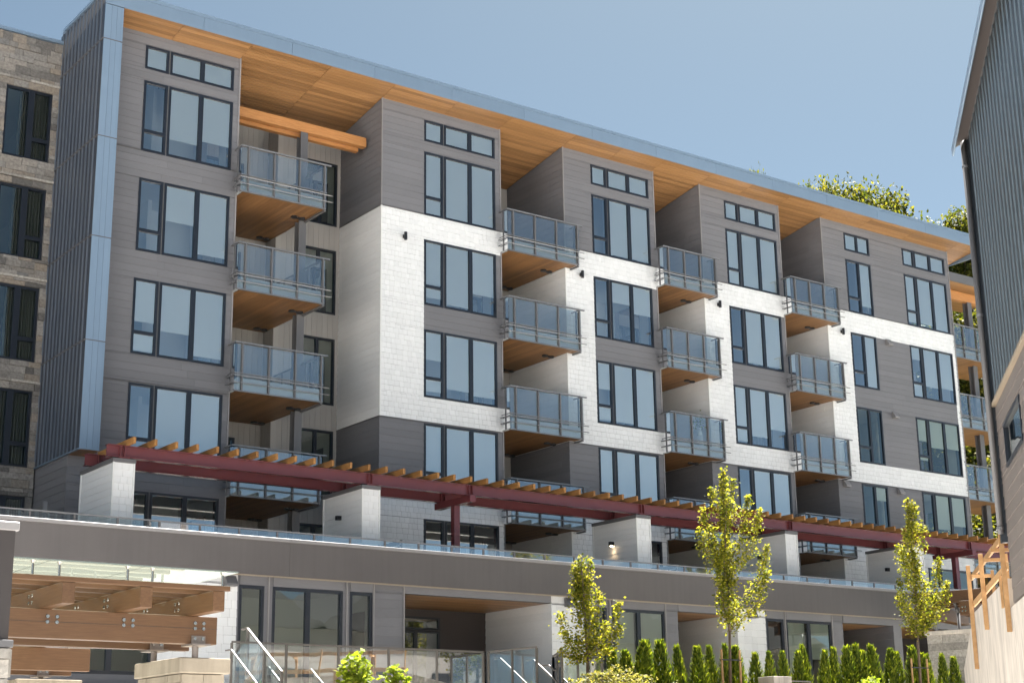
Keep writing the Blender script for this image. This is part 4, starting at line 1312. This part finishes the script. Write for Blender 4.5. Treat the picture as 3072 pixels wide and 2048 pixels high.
for (x, lb) in ((4.65, 'wooden stake left of the middle maple trunk'), (5.32, 'wooden stake right of the middle maple trunk'), (12.3, 'wooden stake left of the right maple trunk'), (13.0, 'wooden stake right of the right maple trunk')):
    s = M(); s.tube((x, -10.02, 1.5), (x, -10.02, 3.18), .032, .03, 8); o = s.build('tree_stake', LUMB, base=(x, -10.02, 1.5)); tag(o, lb, 'stake', 'tree stakes')
for x0, x1, lb in ((4.62, 5.35, 'tie strap round the middle maple and its stakes'), (12.27, 13.03, 'tie strap round the right maple and its stakes')):
    s = M(); s.box(x0, x1, -10.06, -10.05, 2.90, 2.93); s.box(x0, x1, -9.985, -9.975, 2.90, 2.93); o = s.build('tie_strap', BLACK, base=((x0 + x1) / 2, -10.02, 2.9)); tag(o, lb, 'strap', 'tree tie straps')


def cedar_mesh(seed, h=1.0):
    rng = random.Random(seed); mm = M()
    for _ in range(1500):
        z = rng.random() ** 1.25 * .97
        r = .185 * (1 - z) ** .62 * (1 if z > .08 else .75) * rng.uniform(.55, 1.08)
        a = rng.uniform(0, 6.283); r *= 1 + .12 * math.sin(3 * a + seed)
        c = V((math.cos(a) * r, math.sin(a) * r, z))
        out = V((math.cos(a) * .38, math.sin(a) * .38, 1.0)).normalized()
        s = V((-math.sin(a), math.cos(a), rng.uniform(-.3, .3))).normalized()
        l = rng.uniform(.045, .095); wd = rng.uniform(.008, .016)
        i = len(mm.v)
        tip = c + out * l + V((rng.gauss(0, .01), rng.gauss(0, .01), 0))
        mm.v += [tuple(c - s * wd * .5), tuple(c + out * l * .5 - s * wd), tuple(tip), tuple(c + out * l * .5 + s * wd), tuple(c + s * wd * .5)]
        mm.f += [(i, i + 1, i + 2, i + 3, i + 4)]
    me = bpy.data.meshes.new('cedar_foliage'); me.from_pydata(mm.v, [], mm.f); me.materials.append(LCEDAR)
    return me


CED = [cedar_mesh(k) for k in (1, 2, 3)]
tk = M(); tk.tube((0, 0, 0), (0, 0, .75), .022, .008, 6)
CTR = bpy.data.meshes.new('cedar_trunk'); CTR.from_pydata(tk.v, [], tk.f); CTR.materials.append(BARK)
HEDGE = [(1.316, 3.116), (1.708, 3.147), (2.162, 3.37), (2.585, 3.31), (3.07, 3.383), (3.686, 3.348), (4.206, 3.213), (4.825, 3.35), (5.27, 3.27), (5.75, 3.3), (6.372, 3.227), (6.927, 3.146), (7.504, 3.244), (8.02, 3.25),
         (8.506, 3.4), (9.02, 3.22), (9.52, 3.392), (9.98, 3.45), (10.427, 3.59), (10.87, 3.38), (11.324, 3.495), (11.885, 3.387), (12.45, 3.42), (13.01, 3.553), (13.5, 3.4), (13.919, 3.367), (14.4, 3.3), (14.864, 3.309)]
ORD = ['first', 'second', 'third', 'fourth', 'fifth', 'sixth', 'seventh', 'eighth', 'ninth', 'tenth', 'eleventh', 'twelfth', 'thirteenth', 'fourteenth']
nh = len(HEDGE)
for i, (x, zt) in enumerate(HEDGE):
    side = ORD[i] + ' from the left end' if i < 14 else ORD[nh - 1 - i] + ' from the right end'
    y = -9.5 + random.uniform(-.12, .12)
    t = thing('cedar_shrub', f'narrow clipped cedar in the row before the podium, {side}', 'shrub', (x, y, 1.55), 'row of narrow cedars')
    h = zt - 1.55 + .05 + random.uniform(-.12, .06)
    for nm, me in (('foliage', CED[i % 3]), ('trunk', CTR)):
        o = bpy.data.objects.new(nm, me); link(o, t)
        wd = 1.9 * random.uniform(.74, 1.2)
        o.scale = (wd, wd, h) if nm == 'foliage' else (1, 1, h * .8)
        o.rotation_euler = (random.uniform(-.06, .06), random.uniform(-.06, .06), random.uniform(0, 6.28))


def bush(name, label, cat, c, rad, n, size, mat, seed, group=None, stems=5):
    rng = random.Random(seed); c = V(c); t = thing(name, label, cat, (c.x, c.y, 1.55), group)
    mm = M(); st = M()
    for _ in range(n):
        d = V((rng.gauss(0, 1), rng.gauss(0, 1), rng.gauss(0, 1))).normalized() * rng.random() ** .4
        lump = 1 + .25 * math.sin(d.x * 5 + seed) * math.cos(d.z * 6 + seed)
        leaf(mm, c + V((d.x * rad[0] * lump, d.y * rad[1] * lump, d.z * rad[2] * lump)), size, rng, .1)
    for k in range(stems):
        st.tube((c.x + rng.uniform(-.1, .1), c.y, 1.55), (c.x + rng.uniform(-.6, .6) * rad[0], c.y + rng.uniform(-.5, .5) * rad[1], c.z + rad[2] * .3), .014, .006, 5)
    st.build('stem', BARK, t); mm.build('foliage', mat, t)


bush('leafy_shrub', 'lime green leafy shrub before the glass patio railing', 'shrub', (-7.25, -11, 2.2), (.38, .35, .47), 420, .15, LLIME, 4)
bush('leafy_shrub', 'small lime green shrub right of the larger lime shrub', 'shrub', (-6.2, -11, 2.02), (.33, .3, .40), 300, .14, LLIME, 6)
bush('flowering_bush', 'pale sunlit bush at the foot of the left maple', 'bush', (.15, -11, 2.1), (1.1, .5, .42), 2600, .07, LBUSH, 7)
bush('flowering_bush', 'low pale bush left of the left maple trunk', 'bush', (-.9, -11, 1.85), (.7, .45, .42), 1300, .07, LBUSH, 9)
bush('leafy_shrub', 'low yellow green shrub at the bottom edge before the right cedars', 'shrub', (9.6, -10.8, 2.15), (.55, .4, .38), 700, .11, LLIME, 12)
bush('flowering_bush', 'small pale bush left of the white planter', 'bush', (2.2, -10.8, 1.9), (.5, .4, .32), 700, .07, LBUSH, 17)


# woodland behind the right end
def big_tree_mesh(seed):
    rng = random.Random(seed); cr = M(); wd = M(); wd.smooth = True
    wd.tube((0, 0, 0), (0, 0, .55), .026, .014, 8)
    blobs = []
    for _ in range(72):
        a = rng.uniform(0, 6.283); z = .18 + .77 * rng.random() ** .62; r = .30 * math.sin(math.pi * min(1, (z - .05) / .95)) ** .7 * rng.uniform(.25, 1)
        blobs.append((V((math.cos(a) * r, math.sin(a) * r, z)), rng.uniform(.06, .10)))
        wd.tube((0, 0, max(.2, z * .55)), blobs[-1][0], .007, .002, 5)
    for c, r in blobs:
        for _ in range(560):
            d = V((rng.gauss(0, 1), rng.gauss(0, 1), rng.gauss(0, .8))).normalized() * rng.random() ** .5
            leaf(cr, c + d * r, .0125, rng, .2)
    out = []
    for nm, mm, mt_ in (('trunk', wd, BARK), ('crown', cr, LTREE)):
        me = bpy.data.meshes.new(nm); me.from_pydata(mm.v, [], mm.f); me.materials.append(mt_); out.append((nm, me))
    return out


BT = [big_tree_mesh(k) for k in (21, 22, 23)]
BTREES = [(48.6, 21, 35.9, 11, 0, 'rounded green treetop rising above the middle of the roof edge'), (45.0, 22, 35.6, 8, 1, 'smaller treetop left of the rounded one above the roof'),
          (57.5, 20.5, 35.6, 11, 2, 'broad treetop above the right end of the roof'), (54.0, 23, 34.8, 9, 0, 'low treetop in the gap above the roof between two larger crowns'),
          (61.0, 19, 36.6, 13, 1, 'treetop touching the metal building gutter'), (41.3, 24, 36.0, 5, 2, 'small tip of a tree just above the roof edge'),
          (47, 16, 27, 14, 1, 'leafy tree seen behind the upper corner balconies'), (53, 22, 26, 15, 0, 'leafy tree seen behind the middle corner balconies'),
          (44, 12, 18, 13, 2, 'leafy tree seen behind the lower corner balconies'), (58, 28, 30, 16, 1, 'dark tree deep in the wood behind the corner balconies'), (50, 13, 20, 14, 0, 'tree low in the wood beside the pergola end'), (41, 9.5, 13.5, 11, 1, 'low tree behind the lowest corner balcony')]
for i, (x, y, ztop, wdt, kk, lb) in enumerate(BTREES):
    zb = -1.6 if i > 5 else 8
    h = ztop - zb
    t = thing('broadleaf_tree', lb, 'tree', (x, y, zb), 'trees behind the right end of the building')
    for nm, me in BT[kk]:
        o = bpy.data.objects.new(nm, me); link(o, t); o.scale = (wdt * 1.55, wdt * 1.55, h); o.rotation_euler = (0, 0, i * 1.3)

t = thing('potted_plant', 'white flowers in a tall white vase on a middle balcony', 'plant', (13.75, .15, 11.36))
s = M(); s.smooth = True
prof = [(.10, 0), (.13, .2), (.11, .5), (.07, .72), (.09, .8)]
for (ra, za), (rb_, zb_) in zip(prof, prof[1:]): s.tube((13.75, .15, 11.36 + za), (13.75, .15, 11.36 + zb_), ra, rb_, 12)
s.build('vase', TRIMW, t)
rg = random.Random(5); s = M(); s2 = M()
for _ in range(120):
    c = V((13.75 + rg.gauss(0, .14), .15 + rg.gauss(0, .12), 12.4 + rg.gauss(0, .13))); leaf(s, c, .09, rg); 
    if _ % 2: leaf(s2, c + V((0, -.03, .03)), .07, rg)
for _ in range(6): s.tube((13.75, .15, 12.1), (13.75 + rg.gauss(0, .1), .15, 12.45), .006, n=4)
s.build('foliage', LCEDAR, t); s2.build('flower', TRIMW, t)

# gabled house across the street, behind the viewer: it is what the lower panes mirror
OPP = thing('gabled_house', 'dark gabled house mirrored in the lower right windows', 'house', (40, -62, -1.6))
s = M(); s.box(10, 75, -75, -62, -1.6, 9.5); s.build('wall', PANELL, OPP)
for x0 in (10, 26, 42, 58):
    s = M(); s.prism([(x0, -61.5, 9.5), (x0 + 17, -61.5, 9.5), (x0 + 8.5, -61.5, 14.5)], (0, -14, 0)); s.build('roof', STEELG, OPP)
    for k in range(3):
        s = M(); s.box(x0 + 2 + k * 4.6, x0 + 4.6 + k * 4.6, -62.02, -61.9, 4.2, 6.6); s.build('window', FRAME, OPP)

flush_pieces()
